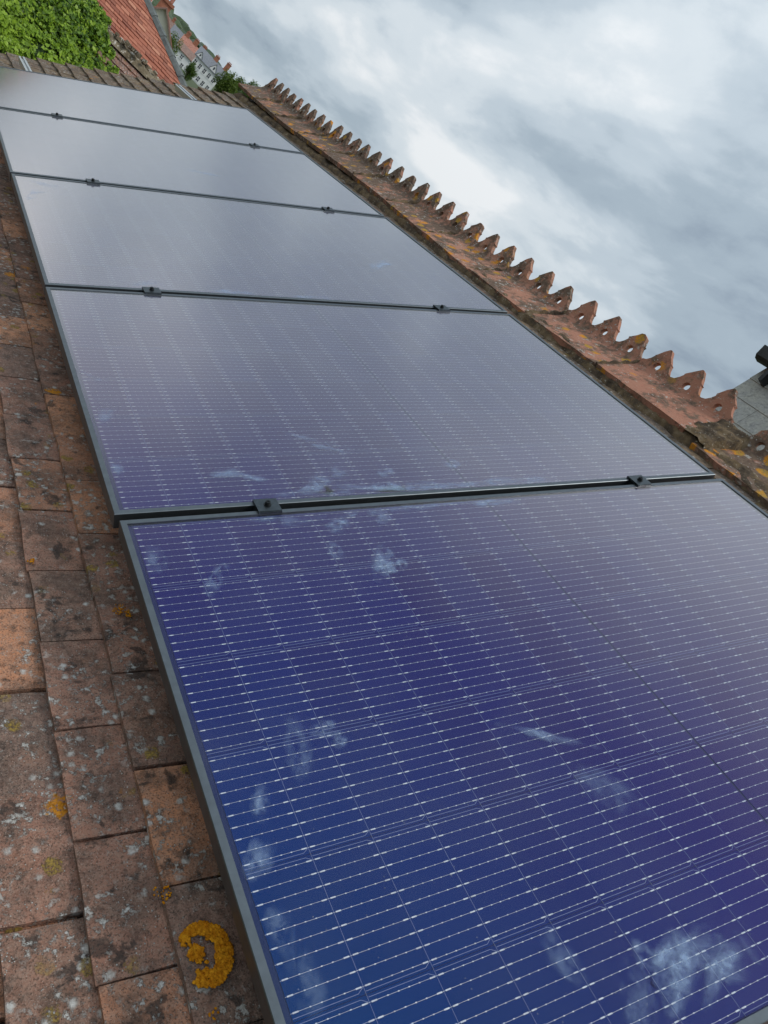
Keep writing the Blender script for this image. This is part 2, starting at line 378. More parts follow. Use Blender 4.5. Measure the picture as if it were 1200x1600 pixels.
# roof deck: two slopes as one folded slab
d = MB(); hx = APEX.x - EAVE.x
prof = [(-hx, EAVE.z), (0, APEX.z), (hx, EAVE.z), (hx, EAVE.z - .06), (0, APEX.z - .07), (-hx, EAVE.z - .06)]
d.prism(prof[::-1], X, Z, U_NEAR - .8, U_END - .02 - .8)
roof = d.build('roof', M['deck'], house)
ROOF_L = HI @ ROOF                       # roof frame in the roof part's local space

# clay tile, local frame: x up the slope from the tail, y along the course, z out of the roof
GA, TW, TT, TL = .105, .2, .0165, .205
TILT = math.atan(.0165 / GA)
def tile_mesh(seed, wdt=TW - .004, name='tile', m=None):
    r = random.Random(seed); b = MB(); nu, nv = 3, 3
    def top(i, j):
        a = i / nu; q = j / nv
        x = a * TL; y = (q - .5) * wdt
        z = .0022 * (1 - (2 * q - 1) ** 2) + r.uniform(-.0008, .0008)
        if i == 0: x += r.uniform(-.0016, .0016); z -= .0022
        if j in (0, nv): y += r.uniform(-.0015, .0015); z -= .0018
        return (x, y, z)
    T = [top(i, j) for i in range(nu + 1) for j in range(nv + 1)]
    b.v = T[:]; k = nv + 1
    b.f = [(i * k + j, (i + 1) * k + j, (i + 1) * k + j + 1, i * k + j + 1) for i in range(nu) for j in range(nv)]
    b.f = [f[::-1] for f in b.f]
    ring = [j for j in range(k)] + [i * k + nv for i in range(1, nu + 1)] + [nu * k + j for j in range(nv - 1, -1, -1)] + [i * k for i in range(nu - 1, 0, -1)]
    o = len(b.v); b.v += [(b.v[i][0] + .0012, b.v[i][1] * .995, b.v[i][2] - TT + .002) for i in ring]; n = len(ring)
    b.f += [(ring[i], o + i, o + (i + 1) % n, ring[(i + 1) % n]) for i in range(n)]
    b.mi = [0] * len(b.f)
    return b
TILE_B = [tile_mesh(s) for s in range(10)]
TILE_ME = [b.mesh('tile', M['tile']) for b in TILE_B]; TILE_VG = [b.mesh('tile', M['verge_tile']) for b in TILE_B]
stuff = MB(); ntile = 0
def tile_mat(v, u, w, r):
    return Matrix.Translation((v + r.uniform(-.003, .003), u + r.uniform(-.003, .003), w + r.uniform(-.001, .0015))) @ Matrix.Rotation(r.uniform(-.007, .007), 4, 'Z') @ Matrix.Rotation(r.uniform(-.012, .012), 4, 'X') @ Matrix.Rotation(TILT + r.uniform(-.006, .01), 4, 'Y')
kmin, kmax = -23, 21
single = []
for k in range(kmin, kmax + 1):
    v = -.155 + GA * k
    off = .012 if k % 2 == 0 else .112
    u = off - 4.2 + .1
    while u < U_END + .02:
        uc = u
        wd = 1.0
        if uc + .1 > U_END: uc = U_END - .05; 
        vis = (-2 <= k <= 1 and uc > -1.15) or (k == -3 and -1.15 < uc < .5) or (k == 2 and 1.9 < uc) or (k > 2 and uc > 5.15) or (k == 20 and uc > -.1)
        mloc = tile_mat(v, uc, W_T, rnd)
        if vis: single.append((mloc, k, uc))
        else:
            b = rnd.choice(TILE_B); mm = ROOF_L @ mloc; stuff.poly([mm @ Vector(p) for p in b.v], b.f)
        u += TW
print('single tiles', len(single))
single.sort(key=lambda q: (ROOF @ q[0].translation - CAM).length)
for i, (mloc, k, uc) in enumerate(single):
    if i < 300:
        far = uc > 5.0 or k == 20
        obj('tile', rnd.choice(TILE_VG if far else TILE_ME), roof, ROOF_L @ mloc)
    else:
        b = rnd.choice(TILE_B); mm = ROOF_L @ mloc; stuff.poly([mm @ Vector(p) for p in b.v], b.f)
# the back slope, mirrored, joined into the same run of tiles
for k in range(kmin, kmax + 1):
    u = (-4.07 if k % 2 == 0 else -3.97)
    while u < U_END - .05:
        mm = ROOF_L @ tile_mat(-.155 + GA * k, u, W_T, rnd)
        b = rnd.choice(TILE_B); pts = [mm @ Vector(p) for p in b.v]
        stuff.poly([(-p.x, p.y, p.z) for p in pts], [f[::-1] for f in b.f]); u += TW
tag(stuff.build('tile_run', M['tile_stuff'], roof), kind='stuff')

# lumpy strips of mortar and moss
def strip(name, path, wid, hgt, seed, mats, parent, n=160, drop=.02, cross=6, amp=.5):
    """path(t)->(point, side, up)"""
    b = MB(); k = cross + 1
    for i in range(n + 1):
        p, s, uu = path(i / n)
        for j in range(k):
            q = j / cross; a = (q - .5) * wid; prof_h = hgt * math.sin(math.pi * min(max(q, .0), 1.0)) ** .6
            nz = noise.noise((p.y * 9 + seed, p.x * 9 + p.z * 9 + j * .8, seed)) + .5 * noise.noise((p.y * 31, p.x * 31 + j, seed))
            b.v.append(p + s * (a * (1 + .25 * nz)) + uu * (prof_h * (1 + amp * nz) if 0 < j < cross else -drop))
    for i in range(n):
        for j in range(cross): b.f.append((i * k + j, i * k + j + 1, (i + 1) * k + j + 1, (i + 1) * k + j))
    b.mi = [0] * len(b.f)
    return b.build(name, mats, parent, smooth=True)
strip('mortar_bed', lambda t: (ROOF_L @ Vector((2.065, -1.5 + t * (U_END + 1.47), W_T - .008)), VA, WA), .125, .026, 3.3, M['mortar'], roof, n=300, amp=.8)
strip('verge_mortar', lambda t: (ROOF_L @ Vector((V_EAVE + t * (V_APEX - V_EAVE), U_END - .012, W_T - .034)), UA, WA), .03, .02, 8.1, M['mortar'], roof, n=200)

# crested ridge tiles
SP = .168; RLEN = SP * 3
def crest_outline(r, blunt):
    pts = []
    for c in range(3):
        u0 = (c + .5) * SP; lean = r.uniform(-.006, .006); dh = r.uniform(-.006, .004); bl = blunt[c]
        a = [(-.084, -.093), (-.066, -.088), (-.053, -.072), (-.045, -.055), (-.047, -.047), (-.040, -.043)]
        if bl: tip = [(-.030, -.030), (-.022, -.014), (-.004, -.006), (.012, -.010), (.026, -.026)]
        else: tip = [(-.020, -.019), (-.004, .002), (.004, .001), (.022, -.018)]
        a += tip + [(.041, -.043), (.047, -.048), (.044, -.057), (.053, -.074), (.066, -.088)]
        pts += [(u0 + x + (lean if y > -.04 else 0) + r.uniform(-.001, .001), y + (dh if y > -.05 else 0) + r.uniform(-.001, .001)) for x, y in a]
    pts.append((RLEN, -.093))
    # keep a small joint at both ends
    pts = [(min(max(x, .003), RLEN - .003), y) for x, y in pts]
    return pts
def ridge_mesh(seed, blunt, m):
    r = random.Random(seed); bm = bmesh.new(); th = .023
    out = crest_outline(r, blunt); base = -.150
    loop = out + [(RLEN - .003, base), (.003, base)]
    vo = [bm.verts.new((0, x, y)) for x, y in loop]
    edges = [bm.edges.new((vo[i], vo[(i + 1) % len(vo)])) for i in range(len(vo))]
    for c in range(3):
        hc = ((c + .5) * SP, -.090); hv = [bm.verts.new((0, hc[0] + .0175 * math.cos(2 * math.pi * i / 14), hc[1] + .0175 * math.sin(2 * math.pi * i / 14))) for i in range(14)]
        edges += [bm.edges.new((hv[i], hv[(i + 1) % 14])) for i in range(14)]
    bmesh.ops.triangle_fill(bm, use_beauty=True, use_dissolve=False, edges=edges)
    faces = bm.faces[:]
    ext = bmesh.ops.extrude_face_region(bm, geom=faces)
    for e in ext['geom']:
        if isinstance(e, bmesh.types.BMVert): e.co.x += th
    for v in bm.verts: v.co.x -= th / 2
    # body: thick inverted vee with a rounded shoulder
    prof_o = [(-.190, -.127 - .126), (-.150, -.127 - .098), (-.10, -.127 - .062), (-.055, -.127 - .031), (-.028, -.137), (-.014, -.118), (-.0105, -.102)]
    full = prof_o + [(-x, y) for x, y in prof_o[::-1]]
    inn = [(x * .92, y - .021) for x, y in full][::-1]
    prof = full + inn; n = len(prof); rows = []
    segs = 8
    for i in range(segs + 1):
        u = .003 + (RLEN - .006) * i / segs
        rows.append([bm.verts.new((x + r.uniform(-.0015, .0015), u + (r.uniform(-.003, .003) if i in (0, segs) else 0), y + r.uniform(-.0015, .0015))) for x, y in prof])
    for i in range(segs):
        for j in range(n): bm.faces.new((rows[i][j], rows[i][(j + 1) % n], rows[i + 1][(j + 1) % n], rows[i + 1][j]))
    for rw in (rows[0], rows[-1][::-1]):
        h = n // 2
        for j in range(h - 1): bm.faces.new((rw[j + 1], rw[j], rw[n - 1 - j], rw[n - 2 - j]))
    bmesh.ops.recalc_face_normals(bm, faces=bm.faces)
    me = bpy.data.meshes.new('ridge_tile'); bm.to_mesh(me); bm.free(); me.materials.append(m)
    return me
TIP = rp(2.335, 0, .012)
def sag(u):
    P_ = [(-9, 0), (.49, 0), (1.2, -.015), (1.8, -.017), (2.5, .003), (3.2, .018), (3.9, .022), (4.6, .018), (5.3, .03), (6.0, .06), (9, .06)]
    for (a0, b0), (a1, b1) in zip(P_, P_[1:]):
        if a0 <= u <= a1: return b0 + (b1 - b0) * (u - a0) / (a1 - a0)
    return 0
BL = [(0, 0, 0), (1, 0, 0), (0, 0, 0), (0, 0, 1), (0, 0, 0), (0, 1, 0)]
RM = [ridge_mesh(20 + i, BL[i], M['ridge']) for i in range(6)]
RMO = ridge_mesh(41, (0, 0, 1), M['ridge_old'])
RJ = []
for i in range(-5, 11):
    u0 = .493 - SP / 2 + i * RLEN
    dz = sag(u0) + rnd.uniform(-.004, .004); ang = (sag(u0 + RLEN) - sag(u0)) / RLEN + rnd.uniform(-.006, .006)
    me = RM[(i + 12) % 6] if i >= 0 else RMO
    if i < 0: dz = -.026; ang = 0; u0 -= .07
    mw = HI @ Matrix.Translation((TIP.x + rnd.uniform(-.004, .004), u0, TIP.z + dz)) @ Matrix.Rotation(ang, 4, 'X') @ Matrix.Rotation(rnd.uniform(-.008, .008), 4, 'Z')
    obj('ridge_tile', me, roof, mw)
    RJ.append((u0, dz))

# mortar in the ridge joints, one irregular band to a joint
for (u0, dz) in RJ:
    near = -.2 < u0 < .6
    a_ = HI @ Vector((TIP.x - .010, u0 - (.045 if near else 0), TIP.z + dz - (.118 if near else .112))); b_ = HI @ Vector((TIP.x - .186, u0 - (.045 if near else 0), TIP.z + dz - (.262 if near else .248)))
    upv = Vector((-.58, 0, .81))
    strip('joint_mortar', lambda t, a_=a_, b_=b_: (a_.lerp(b_, t) + upv * (.004 * math.sin(t * 23 + u0)), UA, upv), .17 if near else .020, .010 if near else .006, u0 * 3 + 2, M['mortar'], roof, n=40, cross=8 if near else 4, amp=.9, drop=.06 if near else .02)

# thick orange lichen rosette and small ones, real crusts on the tiles
_ib = bmesh.new(); bmesh.ops.create_icosphere(_ib, subdivisions=1, radius=1.0)
ICO_V = [v.co.copy() for v in _ib.verts]; ICO_F = [tuple(v.index for v in f.verts) for f in _ib.faces]; _ib.free()
def lichen_crust(name, pts, seed, label=None):
    r = random.Random(seed); b = MB()
    for (v, u, rad, hgt) in pts:
        c = ROOF_L @ Vector((v, u, W_T + .001)); P_ = []
        for p in ICO_V:
            p = p * r.uniform(.8, 1.15); P_.append(c + VA * (p.x * rad) + UA * (p.y * rad) + WA * (max(p.z, -.3) * hgt))
        b.poly(P_, ICO_F)
    me = b.mesh(name, M['lichen'])
    me.polygons.foreach_set('use_smooth', [True] * len(me.polygons))
    o = obj(name, me, roof); tag(o, label, kind='stuff'); return o
lc = (-.020, -.795); P = []
lr = random.Random(5)
for i in range(4200):
    a = lr.uniform(0, 2 * math.pi); rr = .041 * math.sqrt(lr.random())
    x, y = rr * math.cos(a), rr * math.sin(a); ring = rr / .041 + .10 * noise.noise((x * 260, y * 260, 3)) + .12 * noise.noise((x * 70, y * 70, 4))
    gap = math.cos(a - math.radians(188))       # the ring lies open towards the eaves
    inner = .52 - .12 * math.cos(a + .6)
    keep = (inner < ring < 1.0 and gap < .72 + .2 * noise.noise((x * 200, y * 200, 8))) or ((x + .012) ** 2 + (y - .004) ** 2 < (.0105 * (1 + .5 * noise.noise((x * 210, y * 210, 2)))) ** 2) or (ring < .6 and noise.noise((x * 150, y * 150, 12)) > .42)
    if keep: P.append((lc[0] + x * .88, lc[1] + y * 1.05, lr.uniform(.0011, .0026), lr.uniform(.0008, .0022)))
lichen_crust('lichen_crust', P, 3, 'thick bright orange lichen ring on a tile beside the near panel')
for (v, u, n, rad) in [(-.055, -.70, 26, .012), (-.028, -.868, 10, .006), (-.01, -.135, 36, .013), (.005, -.15, 20, .008), (-.148, .03, 16, .008)]:
    P = []
    for i in range(n):
        a = lr.uniform(0, 6.28); q = rad * math.sqrt(lr.random()); P.append((v + q * math.cos(a), u + q * math.sin(a) * 1.2, lr.uniform(.001, .0022), lr.uniform(.0012, .0028)))
    lichen_crust('lichen_crust', P, int(u * 1000) % 97)

# ------------------------------------------------------------------ solar panels
PW, PL, PITCH, LIP, FH = 1.134, 1.722, 1.154, .0125, .035
# panel local: x up the slope 0..PL, y along the ridge 0..PW, z out; top of the frame at z = 0
def frame_mesh():
    b = MB(); i = LIP
    o4 = [(0, 0), (PL, 0), (PL, PW), (0, PW)]; i4 = [(i, i), (PL - i, i), (PL - i, PW - i), (i, PW - i)]
    bev = .0012
    ob = [(bev, bev), (PL - bev, bev), (PL - bev, PW - bev), (bev, PW - bev)]
    rings = [[(x, y, -FH) for x, y in o4], [(x, y, -bev) for x, y in o4], [(x, y, 0) for x, y in ob], [(x, y, 0) for x, y in i4], [(x, y, -.0065) for x, y in i4]]
    for rg in rings: b.v += rg
    for k in range(4):
        for j in range(4):
            b.f.append((k * 4 + j, k * 4 + (j + 1) % 4, (k + 1) * 4 + (j + 1) % 4, (k + 1) * 4 + j))
    b.f.append((0, 3, 2, 1)); b.mi = [0] * len(b.f)
    return b.mesh('frame', M['frame'])
FRAME = frame_mesh()
ZG, ZB, ZC, ZWi = -.0022, -.0058, -.0050, -.0046
b = MB(); q = LIP - .001
b.box(q, PL - q, q, PW - q, ZG - .001, ZG); GLASS = b.mesh('glass', M['glass'])
b = MB(); b.box(q, PL - q, q, PW - q, ZB - .003, ZB); BACK = b.mesh('backsheet', M['back'])
CPU, CPV, MIDG = .1842, .0930, .004
def cell_u(c): return (PW - 6 * CPU) / 2 + c * CPU
def cell_v(r): return (PL - 18 * CPV - MIDG) / 2 + r * CPV + (MIDG if r >= 9 else 0)
def cell_mesh():
    b = MB(); gu, gv, ch = .0003, .0002, .003
    a0, a1, c0, c1 = gv, CPV - gv, gu, CPU - gu
    pts = [(a0, c0), (a1 - ch * .6, c0), (a1, c0 + ch), (a1, c1 - ch), (a1 - ch * .6, c1), (a0, c1)]
    n = 6; b.v = [(x, y, ZC) for x, y in pts] + [(x, y, ZC - .0006) for x, y in pts]
    b.f = [tuple(range(6))] + [(i, n + i, n + (i + 1) % n, (i + 1) % n) for i in range(n)]; b.mi = [0] * len(b.f)
    return b
CB = cell_mesh(); CELL = CB.mesh('cell', M['cell'])
def cells_joined():
    b = MB()
    for c in range(6):
        for r in range(18): b.poly([(x + cell_v(r), y + cell_u(c), z) for x, y, z in CB.v], CB.f)
    return b.mesh('cells', M['cell'])
CELLS = cells_joined()
def wires_mesh():
    b = MB(); r = random.Random(2)
    def quad(x0, x1, y, hw, z=ZWi): b.poly([(x0, y - hw, z), (x1, y - hw, z), (x1, y + hw, z), (x0, y + hw, z)], [(0, 1, 2, 3)])
    for c in range(6):
        for k in range(10):
            y = cell_u(c) + CPU * (k + .5) / 10
            for row in range(18):
                x0 = cell_v(row); x1 = x0 + CPV
                quad(x0 - .0002, x1 + .0002, y + r.uniform(-.0002, .0002), .00021)
                quad(x0 + .0025, x0 + .010, y, .00092, ZWi + .0001); quad(x1 - .010, x1 - .0025, y, .00092, ZWi + .0001)
                for j in (1, 2, 3, 4):
                    xx = x0 + .01 + (CPV - .02) * j / 5; quad(xx - .0011, xx + .0011, y, .0007, ZWi + .00015)
    return b.mesh('busbars', M['wire'])
WIRES = wires_mesh()
def trace_mesh():
    b = MB(); z = ZC + .0002
    def seg(p, q_, hw):
        d_ = Vector((q_[0] - p[0], q_[1] - p[1], 0)); d_.normalize(); n_ = Vector((-d_.y, d_.x, 0)) * hw
        P0 = Vector((*p, z)); P1 = Vector((*q_, z)); b.poly([P0 - n_, P1 - n_, P1 + n_, P0 + n_], [(0, 1, 2, 3)])
    for c in range(7):
        y = cell_u(c)
        for s in (-1, 1):
            if (c == 0 and s < 0) or (c == 6 and s > 0): continue
            for row in range(18):
                x0 = cell_v(row); x1 = x0 + CPV; e = .0035
                pts = [(x0 + .001, y + s * e), (x1 - .009, y + s * e), (x1 - .001, y + s * .0085)]
                seg(pts[0], pts[1], .00028); seg(pts[1], pts[2], .00028)
    for row in range(1, 18):
        if row == 9: continue
        x = cell_v(row); seg((x, cell_u(0)), (x, cell_u(6)), .00022)
    return b.mesh('cell_outline', M['trace'])
TRACE = trace_mesh()
panel_labels = ['nearest solar panel, deep blue with pale smudges, filling the foreground',
                'second solar panel, grey purple with busbar lines, behind the nearest one',
                'third solar panel from the camera, pale lilac, middle of the row of five',
                'fourth solar panel from the camera, plain pale grey with sky reflection',
                'farthest solar panel, thin pale grey strip beside the roof verge']
panel_shift = [.006, 0, .001, -.002, .002]
panels = []
for i in range(5):
    u0 = -.010 - PW + i * PITCH
    p = empty('solar_panel', ROOF @ Matrix.Translation((panel_shift[i], u0, 0)))
    tag(p, panel_labels[i], 'solar panel', 'row of solar panels on the roof')
    obj('frame', FRAME, p); obj('glass', GLASS, p); obj('backsheet', BACK, p)
    if i < 3:
        sh = obj('cell', CELL, p, Matrix.Translation((cell_v(0), cell_u(0), 0)))
        for c in range(6):
            for r_ in range(18):
                if c + r_ == 0: continue
                obj('cell', CELL, p, Matrix.Translation((cell_v(r_), cell_u(c), 0)))
    else: tag(obj('cells', CELLS, p), kind='stuff')
    tag(obj('busbars', WIRES, p), kind='stuff')
    tag(obj('cell_outline', TRACE, p), kind='stuff')
    panels.append(p)

# hand marks on the glass: thin greasy films, (v, u, length, width, angle)
SM = [(.498, -.207, .10, .045, 60), (.515, -.225, .05, .03, 20), (.165, -.59, .095, .035, 80), (.214, -.573, .04, .03, 10), (.232, -.60, .03, .02, 60), (.077, -.671, .055, .03, 75), (.035, -.752, .07, .045, 20),
      (.044, -.846, .06, .04, 70), (.058, -.908, .09, .035, 95), (.589, -.68, .14, .02, 150), (.56, -.665, .06, .02, 140), (.626, -.80, .12, .06, 120), (.387, -.991, .07, .035, 100), (.601, -1.094, .13, .06, 30),
      (.521, -1.097, .14, .06, 60), (.45, -1.07, .10, .05, 80), (.56, -1.05, .10, .05, 20), (.50, -1.03, .06, .03, 90), (.38, -.035, .11, .05, 10), (.30, -.032, .08, .03, 0), (.50, -.03, .05, .03, 30), (.14, -.212, .06, .025, 60), (.16, -.18, .04, .02, 40), (.747, -.026, .22, .022, 0), (.887, -.036, .12, .03, 0), (.05, -.13, .06, .04, 80),
      (.443, .045, .07, .05, 30), (.50, .030, .10, .025, 0), (.246, .132, .08, .03, 20), (.30, .12, .09, .025, 160), (.866, .132, .05, .03, 40), (.537, .118, .05, .04, 80), (.62, .05, .08, .03, 0), (.80, .030, .26, .03, 0), (.529, .261, .14, .02, 150), (.55, .22, .07, .02, 155), (.037, .586, .07, .02, 130), (.03, .17, .05, .03, 90), (.05, .40, .06, .03, 70), (1.05, .035, .12, .03, 5),
      (.40, .04, .12, .03, 5), (.58, .045, .14, .03, 170), (.70, .04, .16, .035, 5), (.95, .045, .10, .03, 0), (.47, .085, .06, .05, 60), (.66, .11, .05, .03, 20), (.63, -.03, .16, .03, 0), (.45, -.07, .06, .04, 40), (.56, -.06, .05, .05, 90), (.41, -.16, .05, .03, 80),
      (.315, 1.22, .10, .05, 30), (.87, 1.19, .16, .03, 0), (.6, 1.20, .12, .03, 0), (.05, 2.05, .14, .05, 60), (.12, 2.2, .12, .05, 150), (1.36, 1.6, .2, .05, 40), (.9, 2.7, .16, .04, 160)]
for (v, u, ln, wd, an) in SM:
    pi = min(4, max(0, int((u + 1.154) // PITCH))); pb = MB()
    ca, sa = math.cos(R(an)), math.sin(R(an)); u0 = -.010 - PW + pi * PITCH
    lo, hi = LIP + .001, PW - LIP - .001
    pts = []
    for a_, b_ in ((-1, -1), (1, -1), (1, 1), (-1, 1)):
        x = v - panel_shift[pi] + ca * a_ * ln * .75 - sa * b_ * wd * .75; y = u - u0 + sa * a_ * ln * .75 + ca * b_ * wd * .75
        pts.append((max(x, LIP + .001), min(max(y, lo), hi), ZG + .0003 + .00001 * (len(SM) % 7)))
    pb.poly(pts, [(0, 1, 2, 3)])
    me = pb.mesh('smudge', M['smudge']); uvl = me.uv_layers.new(name='UVMap')
    for li, c_ in zip(range(4), ((0, 0), (1, 0), (1, 1), (0, 1))): uvl.data[li].uv = c_
    so = obj('smudge', me, panels[pi]); so.location.z = rnd.uniform(0, .0002)

# mounting rails with roof hooks
def rail(v, label):
    p = empty('mounting_rail', ROOF @ Matrix.Translation((v, -1.35, -.078)))
    tag(p, label, 'rail', 'aluminium rails under the panels'); L = 5.34 + 1.35
    prof = [(-.019, 0), (.019, 0), (.019, .0405), (.007, .0405), (.007, .026), (-.007, .026), (-.007, .0405), (-.019, .0405)]
    b = MB(); n = len(prof)
    b.v = [(a, 0, c) for a, c in prof] + [(a, L, c) for a, c in prof]
    b.f = [(i, n + i, n + (i + 1) % n, (i + 1) % n) for i in range(n)]
    for o in (0, n): b.f += [(o, o + 1, o + 4, o + 5), (o + 1, o + 2, o + 3, o + 4), (o, o + 5, o + 6, o + 7)]
    b.mi = [0] * len(b.f); b.build('extrusion', M['alu'], p)
    for k in range(6):
        h = MB(); y = .4 + k * 1.1
        h.box(-.016, .016, y - .02, y + .02, -.045, -.0005); h.box(-.016, .11, y - .02, y + .02, -.05, -.0455); h.build('roof_hook', M['alu'], p)
rail(.314, 'aluminium rail end beside the ivy, lower of two under the panels')
rail(1.402, 'aluminium rail end near the ridge, upper of two under the panels')

# mid clamps
def clamp_meshes():
    b = MB(); b.box(-.026, .026, -.0215, .0215, .0015, .0058); b.box(-.026, .026, -.009, .009, -.034, .0014)
    b.box(-.026, .026, -.0235, -.0205, -.0001, .0046); b.box(-.026, .026, .0205, .0235, -.0001, .0046)
    pl = b.mesh('plate', M['clamp'])
    c = MB(); c.cyl((0, 0, .0058), .0085, .0085, .0012, 14); c.cyl((0, 0, .007), .0062, .0058, .006, 12)
    # socket recess as a raised rim with a dark floor
    for i in range(6):
        a0, a1 = 2 * math.pi * i / 6, 2 * math.pi * (i + 1) / 6
        c.poly([(r * math.cos(a), r * math.sin(a), z) for z in (.013, .0142) for (r, a) in ((.0058, a0), (.0058, a1), (.0034, a1), (.0034, a0))], [(4, 5, 6, 7), (0, 1, 5, 4), (2, 3, 7, 6)])
    return pl, c.mesh('bolt', M['bolt'])
CPL, CBO = clamp_meshes()
order = ['first', 'second', 'third', 'fourth']
names = ['between nearest and second panel', 'between second and third panel', 'between third and fourth panel', 'between fourth and farthest panel']
for i in range(4):
    for v, side in ((.316, 'lower, eaves side'), (1.402, 'upper, ridge side')):
        p = empty('panel_clamp', ROOF @ Matrix.Translation((v + rnd.uniform(-.002, .002), i * PITCH, .0003)) @ Matrix.Rotation(rnd.uniform(-.03, .03), 4, 'Z'))
        tag(p, f'black mid clamp {names[i]}, {side}', 'clamp', 'black clamps between panels')
        obj('plate', CPL, p); obj('bolt', CBO, p)
#NEXT
# ------------------------------------------------------------------ neighbour roofs beyond the verge
M['old_tile'] = clay_tile('old_red_tile', False, lichen=.9, stops=[(0, (.34, .17, .12)), (.5, (.40, .20, .145)), (1, (.30, .16, .12))], white=.6)
M['old_tile_run'] = clay_tile('old_red_tile_run', True, lichen=.9, stops=[(0, (.34, .17, .12)), (.5, (.40, .20, .145)), (1, (.30, .16, .12))], white=.6)
def red_tile():
    t = NT('machine_red_tile'); p = t.pos(); r = t.rand(True)
    c = t.ramp(r, [(0, (.20, .065, .042)), (.3, (.36, .115, .066)), (.6, (.30, .105, .066)), (.85, (.42, .15, .09)), (1, (.52, .24, .15))])
    c = t.mix(t.math('MULTIPLY', t.step(t.noise(p, .9, 4, .6), .4, .7), .35), c, (.50, .21, .13))
    c = t.mix(t.math('MULTIPLY', t.step(t.noise(p, 30, 4, .7), .5, .75), .4), c, (.22, .085, .055))
    return t.done(t.principled(Base_Color=c, Roughness=.9))
M['red_tile'] = red_tile()
M['grey_clay'] = plain('grey_hip_clay', (.13, .145, .14), .8, 0, .35, 9, .2)
M['soffit'] = plain('brick_wall', (.30, .14, .09), .9, 0, .2, 8, .3)

SO = math.atan2(1.45, 2.2)
oldh = empty('old_outbuilding', loc=(-1.2, 8.5, 0))
tag(oldh, 'low outbuilding with crumbling red tile roof and mossy ridge, half under ivy', 'building')
OX0, OX1, OYR, OZR = -6.0, 3.7, 8.6, 6.70
ol = Vector((1.2, -8.5, 0))
w = MB(); w.poly([Vector(p) + ol for p in [(OX0 + .1, 6.55, 0), (OX1 - .1, 6.55, 0), (OX1 - .1, 10.0, 0), (OX0 + .1, 10.0, 0), (OX0 + .1, 6.55, 5.28), (OX1 - .1, 6.55, 5.28), (OX1 - .1, 10.0, 5.72), (OX0 + .1, 10.0, 5.72), (OX0 + .1, OYR, OZR - .12), (OX1 - .1, OYR, OZR - .12)]],
       [(0, 1, 5, 4), (1, 2, 6, 9, 5), (2, 3, 7, 6), (3, 0, 4, 8, 7), (3, 2, 1, 0), (4, 5, 9, 8), (8, 9, 6, 7)])
w.build('wall', M['soffit'], oldh)
w = MB(); w.poly([Vector(p) + ol for p in [(OX0, 6.3, 5.13), (OX1, 6.3, 5.13), (OX1, OYR, OZR - .05), (OX0, OYR, OZR - .05), (OX1, 10.02, 5.76), (OX0, 10.02, 5.76)]] +
       [Vector(p) + ol for p in [(OX0, 6.3, 5.06), (OX1, 6.3, 5.06), (OX1, OYR, OZR - .11), (OX0, OYR, OZR - .11), (OX1, 10.02, 5.69), (OX0, 10.02, 5.69)]],
       [(0, 1, 2, 3), (3, 2, 4, 5), (7, 6, 9, 8), (8, 9, 11, 10), (0, 6, 7, 1), (5, 4, 10, 11), (1, 7, 8, 2), (2, 8, 10, 4), (0, 3, 9, 6), (3, 5, 11, 9)])
oroof = w.build('roof', M['deck'], oldh)
OLD = Matrix.Translation(ol) @ Matrix.Translation((0, OYR, OZR)) @ Matrix.Rotation(SO, 4, 'X') @ Matrix.Rotation(R(90), 4, 'Z') @ Matrix.Diagonal((1, -1, 1, 1)).inverted() if False else None
# frame: x up the slope, y along +X of the world, z out
ax_up = Vector((0, math.cos(SO), math.sin(SO))); ax_al = Vector((-1, 0, 0)); ax_n = ax_up.cross(ax_al)
OLDF = Matrix(((ax_up.x, ax_al.x, ax_n.x, ol.x), (ax_up.y, ax_al.y, ax_n.y, OYR + ol.y), (ax_up.z, ax_al.z, ax_n.z, OZR), (0, 0, 0, 1)))
TILE_OLD = [b_.mesh('tile', M['old_tile']) for b_ in TILE_B[:5]]
st2 = MB(); og = .115
for k in range(24):
    v = -.10 - og * (k + 1)
    u = -OX1 + .1 + (.1 if k % 2 else 0)
    while u < -OX0:
        mm = OLDF @ tile_mat(v, u, .012, rnd) @ Matrix.Rotation(rnd.uniform(-.03, .03), 4, 'Z')
        if k < 9 and -u > .9: obj('tile', rnd.choice(TILE_OLD), oroof, mm)
        else:
            b_ = rnd.choice(TILE_B); st2.poly([mm @ Vector(p) for p in b_.v], b_.f)
        u += TW
tag(st2.build('tile_run', M['old_tile_run'], oroof), kind='stuff')
M['rubble'] = M['mortar']
def rubble_mat():
    t = NT('lichened_rubble'); p = t.pos(); n1 = t.noise(p, 7, 5, .65); n2 = t.noise(p, 28, 5, .7, off=3)
    c = t.ramp(n1, [(.3, (.10, .075, .05)), (.5, (.20, .16, .10)), (.62, (.30, .25, .17)), (.75, (.16, .15, .07))])
    c = t.mix(t.step(n2, .57, .62), c, (.62, .58, .5))
    return t.done(t.principled(Base_Color=c, Roughness=.96, Normal=t.bump(n2, .8, .03)))
M['rubble'] = rubble_mat()
strip('ridge_mortar', lambda t: (Vector((OX0 + t * (OX1 - OX0), OYR - .01, OZR - .035)) + ol, Vector((0, 1, 0)), Z), .24, .065, 5.2, M['rubble'], oroof, n=220, amp=.75, cross=8)
rb = MB(); rr_ = random.Random(9)
